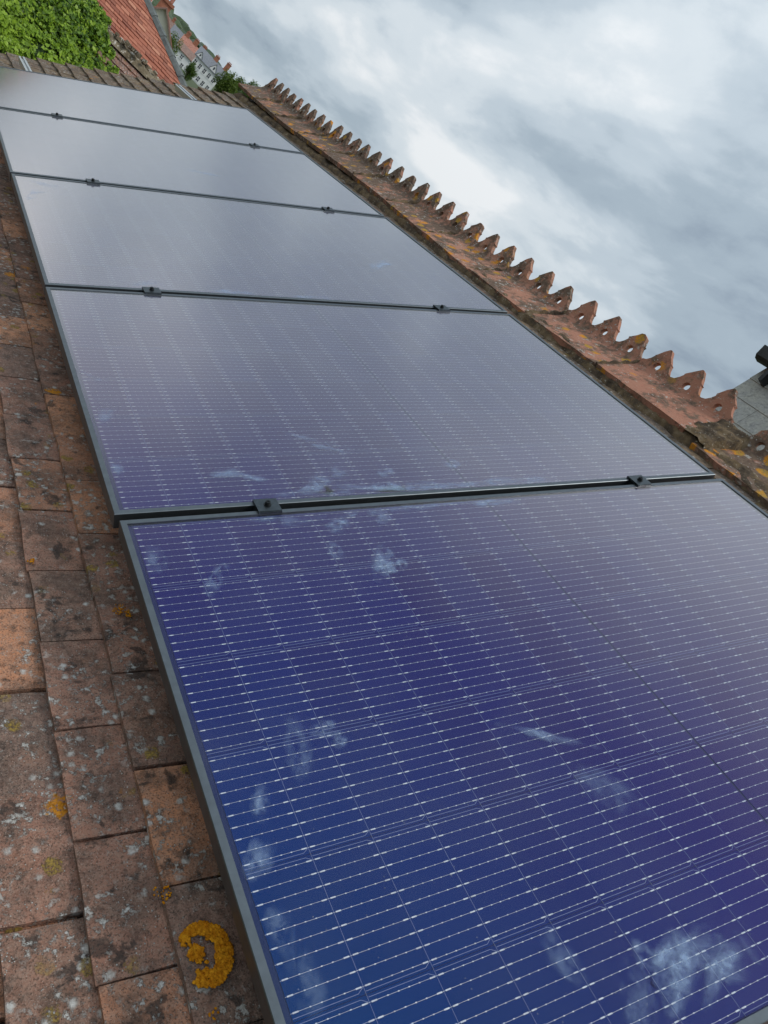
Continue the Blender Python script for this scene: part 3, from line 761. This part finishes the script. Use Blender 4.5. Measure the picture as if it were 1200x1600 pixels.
for i in range(60):
    x = rr_.uniform(1.2, OX1 - .05); y = OYR + rr_.uniform(-.13, .05); s_ = rr_.uniform(.015, .045)
    rb.box(-s_, s_, -s_ * .7, s_ * .7, -s_ * .5, s_ * .6, mat=Matrix.Translation(Vector((x, y, OZR + .045 + rr_.uniform(-.02, .015))) + ol) @ Matrix.Rotation(rr_.uniform(0, 3), 4, 'Z') @ Matrix.Rotation(rr_.uniform(-.5, .5), 4, 'X'))
tag(rb.build('ridge_rubble', M['rubble'], oroof), kind='stuff')

# ivy over the left part of that roof
def leaf_mat(name, stops, trans=.35):
    t = NT(name); r = t.rand(True); p = t.pos()
    c = t.ramp(r, stops); c = t.mix(t.math('MULTIPLY', t.step(t.noise(p, 1.4, 3, .5), .4, .65), .45), c, tuple(min(1, x * 1.5) for x in stops[-1][1]))
    b = t.principled(Base_Color=c, Roughness=.45); b.inputs['Specular IOR Level'].default_value = .35
    tl = t.n('ShaderNodeBsdfTranslucent'); t.set(tl.inputs['Color'], t.mix(.5, c, (.20, .32, .03)))
    mx = t.n('ShaderNodeMixShader'); mx.inputs[0].default_value = trans; t.set(mx.inputs[1], b.outputs[0]); t.set(mx.inputs[2], tl.outputs[0])
    return t.done(mx)
M['ivy'] = leaf_mat('ivy_leaf', [(0, (.030, .075, .008)), (.35, (.095, .19, .016)), (.7, (.19, .32, .022)), (1, (.32, .46, .04))], .25)
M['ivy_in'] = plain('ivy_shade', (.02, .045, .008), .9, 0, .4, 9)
M['bark'] = plain('bark', (.09, .065, .045), .9, 0, .3, 12, .5)
ivy = empty('ivy', loc=(-2.0, 7.6, 5.1)); tag(ivy, 'thick bright green ivy smothering the outbuilding roof', 'ivy')
il = Vector((2.0, -7.6, -5.1))
def ivy_p(x, s_, off):
    base = Vector((x, OYR, OZR)) - ax_up * s_ if s_ >= 0 else Vector((x, OYR - s_ * .95, OZR + s_ * .45))
    bul = .07 + .11 * (noise.noise((x * .9, s_ * 1.1, 2)) + .6) + .05 * noise.noise((x * 3, s_ * 3, 5))
    return base + ax_n * (max(.03, bul) + off) + il
def ivy_edge(s_): return 1.17 + .16 * noise.noise((s_ * 2.5, 1, 7)) + .13 * noise.noise((s_ * 8, 3, 7)) + (.13 * max(0, min(1, s_ / 1.4))) - (.35 * max(0, -s_ + .1))
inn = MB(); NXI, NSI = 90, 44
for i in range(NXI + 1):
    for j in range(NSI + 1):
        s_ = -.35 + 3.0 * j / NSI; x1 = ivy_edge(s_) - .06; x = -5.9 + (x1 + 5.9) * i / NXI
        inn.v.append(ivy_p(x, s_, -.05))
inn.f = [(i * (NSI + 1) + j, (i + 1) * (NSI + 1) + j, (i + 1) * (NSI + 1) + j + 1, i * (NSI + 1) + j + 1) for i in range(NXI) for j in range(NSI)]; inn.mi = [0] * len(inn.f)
inn.build('shade_sheet', M['ivy_in'], ivy)  # dark green backing sheet, the shade between the leaves put into its colour
def add_leaf(b, c, nrm, size, r, lobed=True):
    nrm = nrm.normalized(); t1 = nrm.orthogonal().normalized(); a = r.uniform(0, 6.28)
    t1 = t1 * math.cos(a) + nrm.cross(t1) * math.sin(a); t2 = nrm.cross(t1); f = r.uniform(.05, .3) * size
    if lobed: P_ = [(0, -.35, 0), (.42, -.42, 1), (.5, .05, 1), (.2, .25, .4), (0, .65, 0), (-.2, .25, .4), (-.5, .05, 1), (-.42, -.42, 1)]
    else: P_ = [(0, -.5, 0), (.34, -.1, 1), (.22, .3, 1), (0, .55, 0), (-.22, .3, 1), (-.34, -.1, 1)]
    pts = [c + t1 * (x * size) + t2 * (y * size) + nrm * (h * f) for x, y, h in P_]
    b.poly(pts, [(0, 1, 2, 3, 4), (0, 4, 5, 6, 7)] if lobed else [(0, 1, 2, 3), (0, 3, 4, 5)])
lv = MB(); r_ = random.Random(11)
for i in range(34000):
    s_ = r_.uniform(-.38, 2.2); xm = ivy_edge(s_)
    x = xm + .06 - (xm + 3.0) * r_.random() ** 1.7
    if noise.noise((x * 2.3, s_ * 2.3, 9)) < -.42 and r_.random() < .8: continue
    n_ = ax_n + Vector((r_.uniform(-1.1, 1.1), r_.uniform(-1.2, .6), r_.uniform(-.7, .9)))
    add_leaf(lv, ivy_p(x, s_, r_.uniform(-.045, .02) + .05 * noise.noise((x * 7, s_ * 7, 3))), n_, r_.uniform(.026, .052), r_)
tag(lv.build('foliage', M['ivy'], ivy), kind='stuff')

# red hipped roof behind
TP = .57; E_ = Vector((4.06, 10.05, 6.30)); run = 2.35
hip = empty('hipped_house', loc=(-1.9, 14.05, 0)); tag(hip, 'house with large bright red tiled hipped roof and grey hip tiles', 'house')
hl = Vector((1.9, -14.05, 0)); XL = -8.0
w = MB(); w.box(XL + .3, E_.x - .3, E_.y + .3, E_.y + 2 * run - .3, 0, E_.z - .02); 
hw_ = w; hw_.v = [tuple(Vector(p) + hl) for p in hw_.v]; hw_.build('wall', M['soffit'], hip)
A_ = [Vector((XL, E_.y, E_.z)), E_.copy(), E_ + Vector((0, 2 * run, 0)), Vector((XL, E_.y + 2 * run, E_.z)), Vector((XL, E_.y + run, E_.z + run * TP)), E_ + Vector((-run, run, run * TP))]
B_ = [p - Vector((0, 0, .10)) for p in A_[:4]]
w = MB(); w.poly([p + hl for p in A_ + B_], [(0, 1, 5, 4), (1, 2, 5), (2, 3, 4, 5), (3, 0, 4), (0, 6, 7, 1), (1, 7, 8, 2), (2, 8, 9, 3), (3, 9, 6, 0), (9, 8, 7, 6)])
hroof = w.build('roof', M['red_tile'], hip)
fs = math.atan(TP); fu = Vector((0, math.cos(fs), math.sin(fs))); fn = fu.cross(Vector((-1, 0, 0)))
rt = MB(); tw, tg = .14, .085
nr = int(run / math.cos(fs) / tg)
for k in range(nr):
    d0 = k * tg; xr = E_.x - d0 * math.cos(fs)
    x = XL + (tw / 2 if k % 2 else 0)
    while x < xr - .02:
        x1 = min(x + tw - .004, xr - .01); j1, j2 = r_.uniform(-.012, .012), r_.uniform(-.007, .010)
        o = Vector((0, E_.y, E_.z)) + hl
        q_ = [o + Vector((xx, 0, 0)) + fu * (d0 + dd) + fn * hh for (xx, dd, hh) in ((x, j1, .018 + j2), (x1, j1, .018 + j2 * .3), (x1, tg + .02, .008), (x, tg + .02, .008), (x, j1, .002), (x1, j1, .002), (x1, tg + .02, .002), (x, tg + .02, .002))]
        rt.poly(q_, [(0, 1, 2, 3), (4, 5, 1, 0), (1, 5, 6, 2), (4, 0, 3, 7)]); x += tw
tag(rt.build('tile_run', M['red_tile'], hroof), kind='stuff')
# hip tiles: angular cover pieces, one by one
hd = Vector((-1, 1, TP)).normalized(); hside = Vector((1, 1, 0)).normalized(); hup = hd.cross(hside); hup = hup if hup.z > 0 else -hup
hm = MB(); L_ = .33
prof = [(-.075, -.045), (-.045, .012), (0, .032), (.045, .012), (.075, -.045)]
pts = [(a, y, c) for y, sc in ((0, 1.0), (L_, .88)) for a, c in [(p_[0] * sc, p_[1] * sc + (.012 if y == 0 else 0)) for p_ in prof]]
hm.poly(pts, [(i, i + 1, 6 + i, 5 + i) for i in range(4)]); hm.poly([(a, 0, c - .03) for a, c in [(p_[0], p_[1] + .012) for p_ in prof]] + pts[:5], [(i, i + 1, 6 + i, 5 + i) for i in range(4)])
HTM = hm.mesh('hip_tile', M['grey_clay'])
hfr = lambda p: Matrix(((hside.x, hd.x, hup.x, p.x), (hside.y, hd.y, hup.y, p.y), (hside.z, hd.z, hup.z, p.z), (0, 0, 0, 1)))
nh = int(run * Vector((-1, 1, TP)).length / .3)
for i in range(nh):
    obj('hip_tile', HTM, hroof, hfr(E_ + hl + hd * (i * .3) + hup * (.03 + rnd.uniform(-.006, .006))))
w = MB(); w.prism([(-.12, -.03), (0, .07), (.12, -.03)], X, Z, 0, .01); w.v = []; w.f = []; w.mi = []
rpr = [(-.13, -.05), (-.05, .05), (.05, .05), (.13, -.05)]
o = A_[4] + hl; ln_ = A_[5].x - A_[4].x
w.poly([o + Vector((x_, a, c + .02)) for x_ in (0, ln_) for a, c in rpr], [(0, 4, 5, 1), (1, 5, 6, 2), (2, 6, 7, 3), (0, 1, 2, 3), (7, 6, 5, 4)]); w.build('ridge_cap', M['grey_clay'], hroof)

# grey slated mansard rising behind the ridge on the right
M['slate'] = None
def slate_mat():
    t = NT('lichened_grey_slate'); p = t.pos(); r = t.rand(False); n1 = t.noise(p, 6, 6, .65, .5); n2 = t.noise(p, 34, 5, .7, off=3)
    c = t.ramp(r, [(0, (.27, .275, .27)), (.5, (.31, .315, .305)), (1, (.34, .35, .33))])
    c = t.mix(t.step(n1, .42, .62), c, (.38, .385, .34)); c = t.mix(t.math('MULTIPLY', t.step(n2, .5, .68), .6), c, (.52, .52, .48)); c = t.mix(t.math('MULTIPLY', t.step(n2, .46, .36), .6), c, (.17, .175, .17))
    return t.done(t.principled(Base_Color=c, Roughness=.85, Normal=t.bump(n2, .35, .01)))
M['slate'] = slate_mat()
M['lead'] = plain('dark_lead', (.035, .038, .04), .55, .3, .2, 12)
man = empty('slated_mansard_house', loc=(8.2, 2.2, 0)); tag(man, 'steep grey slate roof with lichen peeping above the crested ridge', 'house')
ml = Vector((-8.2, -2.2, 0)); SM_ = R(71.5); MX, MZ, MY0, MY1 = 6.87, 8.652, .2, 3.776
fx = lambda z: MX + (z - MZ) / math.tan(SM_)
ZB_, ZT_ = 6.1, 9.21
w = MB(); w.box(fx(ZB_) + .1, 12.5, MY0 + .1, MY1 - .08, 0, ZB_ - .01); w.v = [tuple(Vector(p) + ml) for p in w.v]; w.build('wall', M['soffit'], man)
w = MB(); w.prism([(fx(ZB_) + ml.x, ZB_), (12.6 + ml.x, ZB_), (12.6 + ml.x - (ZT_ - ZB_) / math.tan(SM_), ZT_), (fx(ZT_) + ml.x, ZT_)], X, Z, MY0 + ml.y, MY1 - .01 + ml.y); mroof = w.build('roof', M['lead'], man)
mu = Vector((math.cos(SM_), 0, math.sin(SM_))); mn = Vector((-math.sin(SM_), 0, math.cos(SM_)))
MF = Matrix(((mu.x, 0, mn.x, fx(ZB_) + ml.x), (0, 1, 0, ml.y), (mu.z, 0, mn.z, ZB_), (0, 0, 0, 1)))
sm = MB(); sm.box(0, .36, -.199, .199, -.010, 0)
SLM = sm.mesh('slate', M['slate']); sl = MB(); sgap = .265
for k in range(int((ZT_ - ZB_) / math.sin(SM_) / sgap) + 1):
    u = MY1 - (.2 if k % 2 else .4)
    first = True
    while u > MY0:
        top = min(.36, (ZT_ - ZB_) / math.sin(SM_) - k * sgap)
        if top < .1: break
        mm = MF @ Matrix.Translation((k * sgap + rnd.uniform(-.004, .004), u, .022)) @ Matrix.Rotation(.033, 4, 'Y') @ Matrix.Rotation(rnd.uniform(-.006, .006), 4, 'Z')
        ob_ = obj('slate', SLM, mroof, mm)
        if k % 2 == 0 and first: ob_.matrix_basis = MF @ Matrix.Translation((k * sgap, MY1 - .4 + .0, .022)) @ Matrix.Rotation(.033, 4, 'Y')
        first = False; u -= .402
    if k % 2 == 0:
        half = MB(); half.box(0, .36, -.099, .099, -.010, 0); obj('slate', half.mesh('slate', M['slate']), mroof, MF @ Matrix.Translation((k * sgap, MY1 - .1, .022)) @ Matrix.Rotation(.033, 4, 'Y'))
# dark gutter and bracket under the flat top
gt = MB(); gx0 = fx(ZT_) - .30 + ml.x
gt.prism([(gx0, ZT_ - .14), (gx0 + .04, ZT_ - .17), (gx0 + .12, ZT_ - .17), (gx0 + .31, ZT_ - .10), (gx0 + .31, ZT_ + .02), (gx0 + .15, ZT_ + .02), (gx0 + .13, ZT_ - .1), (gx0 + .05, ZT_ - .12), (gx0 + .02, ZT_ - .02), (gx0 - .01, ZT_ - .02)][::-1], X, Z, MY0 + ml.y, MY1 + .06 + ml.y); gt.build('gutter', M['lead'], mroof)
gt = MB(); gt.box(gx0 + .03, gx0 + .2, MY1 - .2 + ml.y, MY1 - .16 + ml.y, ZT_ - .34, ZT_ - .18); gt.box(gx0 - .02, gx0 + .05, MY1 - .22 + ml.y, MY1 - .14 + ml.y, ZT_ - .01, ZT_ + .09); gt.build('gutter_bracket', M['lead'], mroof)

# ------------------------------------------------------------------ the town on the hillside
M['cream'] = plain('cream_render', (.74, .70, .58), .85, 0, .06, 2)
M['white'] = plain('white_render', (.72, .73, .72), .85, 0, .06, 2)
M['brick'] = plain('red_brick', (.36, .15, .09), .9, 0, .25, 4)
M['roof_red'] = plain('far_red_tiles', (.42, .20, .15), .9, 0, .25, 3)
M['roof_brown'] = plain('far_brown_tiles', (.26, .17, .14), .9, 0, .25, 3)
M['roof_slate'] = plain('far_slates', (.20, .215, .24), .8, 0, .18, 3)
M['pane'] = plain('window_pane', (.035, .045, .055), .12, 0, .2, 1)
M['dark_trim'] = plain('dark_bargeboard', (.02, .02, .022), .7)
M['white_trim'] = plain('white_bargeboard', (.8, .8, .78), .6)
def house_at(name, label, loc, az, wd, dp, wh, rh, wall, roofm, gable_front=False, wins=(), chims=(), trim='white_trim', dormers=(), base=0, grp='houses on the far hillside', tk=1.0):
    """loc = front centre of the wall foot; wall height wh, roof rise rh"""
    root = empty(name, Matrix.Translation(loc) @ Matrix.Rotation(-R(az), 4, 'Z')); tag(root, label, 'house', grp)
    h = wd / 2; b_ = MB()
    if gable_front:
        b_.poly([(-h, 0, base), (h, 0, base), (h, 0, wh), (0, 0, wh + rh), (-h, 0, wh), (-h, dp, base), (h, dp, base), (h, dp, wh), (0, dp, wh + rh), (-h, dp, wh)], [(0, 1, 2, 3, 4), (9, 8, 7, 6, 5), (1, 6, 7, 2), (5, 0, 4, 9), (2, 7, 8, 3), (3, 8, 9, 4)])
    else:
        b_.poly([(-h, 0, base), (-h, 0, wh), (-h, dp / 2, wh + rh), (-h, dp, wh), (-h, dp, base), (h, 0, base), (h, 0, wh), (h, dp / 2, wh + rh), (h, dp, wh), (h, dp, base)], [(0, 1, 2, 3, 4), (9, 8, 7, 6, 5), (0, 5, 6, 1), (4, 3, 8, 9), (1, 6, 7, 2), (2, 7, 8, 3)])
    b_.build('wall', M[wall], root)
    t_ = .18 * tk; e_ = .35 * tk; b_ = MB()
    if gable_front:
        k_ = rh / h
        pr = [(-h - e_, wh - e_ * k_ + .05), (0, wh + rh + .05), (h + e_, wh - e_ * k_ + .05), (h + e_, wh - e_ * k_ + .05 + t_), (0, wh + rh + .05 + t_ * 1.3), (-h - e_, wh - e_ * k_ + .05 + t_)]
        b_.prism(pr, X, Z, -.25, dp + .25)
    else:
        k_ = rh / (dp / 2)
        pr = [(-e_, wh - e_ * k_ + .05), (dp / 2, wh + rh + .05), (dp + e_, wh - e_ * k_ + .05), (dp + e_, wh - e_ * k_ + .05 + t_), (dp / 2, wh + rh + .05 + t_ * 1.3), (-e_, wh - e_ * k_ + .05 + t_)]
        n = len(pr); pts = [(x, a, c) for x in (-h - .25, h + .25) for a, c in pr]
        b_.poly(pts, [(i, (i + 1) % n, n + (i + 1) % n, n + i) for i in range(n)] + [(0, 5, 4, 1), (1, 4, 3, 2), (n, n + 1, n + 4, n + 5), (n + 1, n + 2, n + 3, n + 4)])
    rf = b_.build('roof', M[roofm], root)
    # bargeboards on the gable ends
    b_ = MB()
    if gable_front:
        for sgn in (-1, 1): b_.poly([(sgn * (h + e_), -.27, wh - e_ * k_ - .1 * tk), (0, -.27, wh + rh - .1 * tk), (0, -.27, wh + rh + .2 * tk), (sgn * (h + e_), -.27, wh - e_ * k_ + .2 * tk), (sgn * (h + e_), -.23, wh - e_ * k_ - .1 * tk), (0, -.23, wh + rh - .1 * tk), (0, -.23, wh + rh + .2 * tk), (sgn * (h + e_), -.23, wh - e_ * k_ + .2 * tk)], [(0, 1, 2, 3), (4, 7, 6, 5), (0, 4, 5, 1), (3, 2, 6, 7)])
    else:
        for sgn in (-1, 1):
            xx = sgn * (h + .27)
            for yy in (-e_, dp + e_): b_.poly([(xx, yy, wh - e_ * k_ - .1 * tk), (xx, dp / 2, wh + rh - .1 * tk), (xx, dp / 2, wh + rh + .22), (xx, yy, wh - e_ * k_ + .22), (xx - .05 * sgn, yy, wh - e_ * k_ - .1 * tk), (xx - .05 * sgn, dp / 2, wh + rh - .1 * tk), (xx - .05 * sgn, dp / 2, wh + rh + .22), (xx - .05 * sgn, yy, wh - e_ * k_ + .22)], [(0, 1, 2, 3), (4, 7, 6, 5), (0, 4, 5, 1), (3, 2, 6, 7)])
    b_.build('bargeboard', M[trim], rf)
    for (x, z, ww, hh) in wins:
        f_ = MB(); q2 = .09
        f_.box(x - ww / 2, x + ww / 2, -.05, .0, z, z + hh)
        f_.box(x - ww / 2 - .1, x + ww / 2 + .1, -.12, -.055, z - .1, z - .005)
        fo = f_.build('window', M['white_trim'], root)
        f_ = MB()
        for a in (0, 1):
            for c_ in (0, 1):
                x0_ = x - ww / 2 + q2 + a * (ww - q2) / 2; z0_ = z + q2 + c_ * (hh - q2) / 2
                f_.box(x0_, x0_ + (ww - q2) / 2 - q2, -.062, -.054, z0_, z0_ + (hh - q2) / 2 - q2)
        f_.build('pane', M['pane'], fo)
    for (x, y, z0_, z1_, ww, dd, npot) in chims:
        c_ = MB(); c_.box(x - ww / 2, x + ww / 2, y - dd / 2, y + dd / 2, z0_, z1_ - .2); c_.box(x - ww / 2 - .08, x + ww / 2 + .08, y - dd / 2 - .08, y + dd / 2 + .08, z1_ - .199, z1_)
        co = c_.build('chimney', M['brick'], rf)
        for i in range(npot):
            p_ = MB(); p_.cyl((x + (i - (npot - 1) / 2) * .34, y, z1_ + .001), .13, .10, .45, 8); p_.build('chimney_pot', M['roof_red'], co)
    for (x, z, ww, hh) in dormers:
        d_ = MB(); d_.poly([(x - ww / 2, -.15, z), (x + ww / 2, -.15, z), (x, -.15, z + hh), (x - ww / 2, dp / 2, z), (x + ww / 2, dp / 2, z), (x, dp / 2, z + hh)], [(0, 1, 2), (5, 4, 3), (0, 3, 4, 1)]); do = d_.build('front_gable', M['white_trim'], rf)
        d_ = MB()
        for sg in (-1, 1): d_.poly([(x + sg * (ww / 2 + .15), -.3, z - .12), (x, -.3, z + hh + .02), (x, dp / 2, z + hh + .02), (x + sg * (ww / 2 + .15), dp / 2, z - .12), (x + sg * (ww / 2 + .15), -.3, z + .06), (x, -.3, z + hh + .22), (x, dp / 2, z + hh + .22), (x + sg * (ww / 2 + .15), dp / 2, z + .06)], [(0, 1, 2, 3), (7, 6, 5, 4), (0, 4, 5, 1), (0, 3, 7, 4)])
        d_.build('gable_roof', M[roofm], do)
        d_ = MB(); d_.box(x - ww * .09, x + ww * .09, -.2, -.151, z + hh * .18, z + hh * .55); d_.build('pane', M['pane'], do)
    return root
def gz(x, y): return ground_h(x, y) - .6
house_at('cream_house', 'cream rendered gable house with red roof behind the hipped roof', (13.15, 57.2, 0.1), 13.2, 7.0, 9, 7.2, 3.3, 'cream', 'roof_red', True, wins=[(-1.8, 1.6, 1.2, 1.4), (1.8, 1.6, 1.2, 1.4)], chims=[(-.15, 2.5, 9.6, 11.15, .8, .7, 2)], trim='roof_brown', base=-1, tk=.4, grp='houses beyond the garden')
house_at('red_roofed_house', 'red roofed house at the top edge behind the cream gable', (11.0, 73.5, .3), 9.5, 9.5, 9, 7.3, 4.3, 'brick', 'roof_red', False, wins=[(-2.5, 4.6, 1.2, 1.4), (2.5, 4.6, 1.2, 1.4)], chims=[(3.1, 4.5, 10.2, 12.3, 1.0, .8, 2)], base=-1, grp='houses beyond the garden')
z = gz(70.2, 269.6)
house_at('slate_house', 'small house with grey slate roof and dark gable edge up on the hillside', (70.2, 268, z), 14.7, 4.6, 7, 20.6 - z, 3.2, 'white', 'roof_slate', False, wins=[(-1, 2.6, .9, 1.2), (1, 2.6, .9, 1.2)], chims=[(2.0, 3.5, 22.6 - z, 25.2 - z, .9, .7, 2)], trim='dark_trim')
z = gz(72.4, 259)
house_at('terrace_house', 'pinkish red roofed terrace with row of brick chimneys on the hillside', (72.5, 259, z), 15.7, 6.6, 7, 20.5 - z, 3.0, 'white', 'roof_red', False, wins=[(-2, 2.2, 1, 1.3), (0, 2.2, 1, 1.3), (2, 2.2, 1, 1.3)], chims=[(-2.6, 3.5, 23 - z, 25.0 - z, 1.3, .8, 3), (.3, 3.5, 23 - z, 25.2 - z, 1.4, .8, 3), (2.9, 3.5, 23 - z, 25.5 - z, 1.3, .8, 3)])
z = gz(73.6, 242.7)
house_at('white_villa', 'large white house with grey slate roof, two front gables and many windows', (73.7, 240.5, z), 17.0, 8.6, 7, 20.9 - z, 2.6, 'white', 'roof_slate', False,
         wins=[(x_, z_ - z, .95, 1.5) for x_ in (-3.2, -1.6, 0, 1.6, 3.2) for z_ in (15.9, 18.6)], chims=[(.5, 3.6, 22.4 - z, 25.0 - z, 1.3, .8, 3), (3.9, 3.6, 22.4 - z, 25.9 - z, 1.3, .8, 3)], dormers=[(-3.2, 21.0 - z, 1.9, 1.5), (1.5, 21.0 - z, 2.2, 2.0)])
z = gz(63.6, 224.7)
house_at('white_cottage', 'low white house with brown roof left of the white villa', (62.6, 225, z), 15.9, 4.4, 6, 17.9 - z, 1.6, 'white', 'roof_brown', False, wins=[(-1.2, 14.6 - z, .9, 1.3), (1.2, 14.6 - z, .9, 1.3), (0, 16.3 - z, .9, 1.1)])
z = gz(68, 280)
house_at('brown_roofed_house', 'brown roofed house at the top of the hillside row beside the cream gable', (68.2, 280.5, z), 13.8, 5.0, 7, 21.4 - z, 3.4, 'brick', 'roof_brown', False, wins=[(-1.2, 3, .9, 1.2), (1.2, 3, .9, 1.2)], chims=[(-1.8, 3.5, 24 - z, 26 - z, .9, .7, 2), (1.7, 3.5, 24 - z, 26 - z, .9, .7, 2)])

# trees
M['leaf_a'] = leaf_mat('tree_leaf', [(0, (.030, .065, .012)), (.5, (.055, .11, .018)), (1, (.095, .16, .028))])
M['leaf_b'] = leaf_mat('tree_leaf_light', [(0, (.05, .09, .015)), (.5, (.085, .14, .02)), (1, (.14, .19, .035))])
def tree(name, label, x, y, ztop, rx, rz, mat, seed, n=2600):
    r = random.Random(seed); z0 = ground_h(x, y) - .3; zc_ = ztop - rz
    root = empty(name, loc=(x, y, z0)); tag(root, label, 'tree', 'trees below the hillside houses')
    t_ = MB(); zc_l = zc_ - z0; t_.tube((0, 0, 0), (.1, .05, zc_l), .22 * rx / 1.6, .10, 8)
    for i in range(7):
        a = r.uniform(0, 6.28); zz = zc_l + r.uniform(-.6, .3) * rz
        t_.tube((.05, .03, zz - rz * .25), (math.cos(a) * rx * .65, math.sin(a) * rx * .65, zz + rz * .25), .07, .02, 5)
    t_.build('trunk', M['bark'], root)
    cl = [(Vector((r.uniform(-1, 1), r.uniform(-1, 1), r.uniform(-1, 1)))) for _ in range(60)]
    cl = [c for c in cl if c.length < 1][:22]; b_ = MB()
    for i in range(n):
        c = r.choice(cl); d_ = Vector((r.gauss(0, 1), r.gauss(0, 1), r.gauss(0, 1))).normalized() * (r.random() ** .4) * .36
        p = c * .72 + d_
        add_leaf(b_, Vector((p.x * rx, p.y * rx, zc_l + p.z * rz)), d_ + Vector((r.uniform(-.5, .5), r.uniform(-.5, .5), .5)), r.uniform(.12, .26) * rx / 1.6, r, False)
    tag(b_.build('crown', M[mat], root), kind='stuff')
tree('leafy_tree', 'narrow light green tree showing past the grey hip tiles', 27.4, 105.0, 13.3, 1.35, 2.2, 'leaf_b', 1)
tree('leafy_tree', 'small round dark green tree in front of the white cottage', 41.9, 142.6, 14.35, 1.35, 1.7, 'leaf_a', 2)
tree('leafy_tree', 'largest round green tree standing right of the white villa', 40.6, 122.1, 16.45, 1.85, 2.4, 'leaf_b', 3, 3600)
tree('leafy_tree', 'green treetop showing just behind the far end of the ridge', 46.9, 130.4, 18.5, 1.6, 2.2, 'leaf_a', 4)
tree('leafy_tree', 'low green treetop between the largest tree and the ridge end', 43.3, 126.0, 17.2, 1.5, 2.0, 'leaf_b', 5)

# wood along the hilltop
M['wood'] = leaf_mat('hill_wood', [(0, (.025, .05, .018)), (.5, (.04, .07, .02)), (1, (.06, .09, .03))], .1)
wb = bmesh.new(); r = random.Random(21)
for i in range(520):
    x = r.uniform(40, 460); y = r.uniform(480, 790); s_ = r.uniform(4, 8)
    ic = bmesh.ops.create_icosphere(wb, subdivisions=2, radius=1.0)
    zz = ground_h(x, y)
    for v_ in ic['verts']:
        k_ = s_ * (1 + .45 * noise.noise(v_.co * 2.1 + Vector((i, 0, 0)))); v_.co = Vector((x, y, zz + s_ * .3)) + Vector((v_.co.x * k_, v_.co.y * k_, v_.co.z * k_ * .8))
me = bpy.data.meshes.new('hilltop_wood'); wb.to_mesh(me); wb.free(); me.materials.append(M['wood'])
tag(obj('hilltop_wood', me), 'distant dark green wood along the top of the hill', 'wood', kind='stuff')
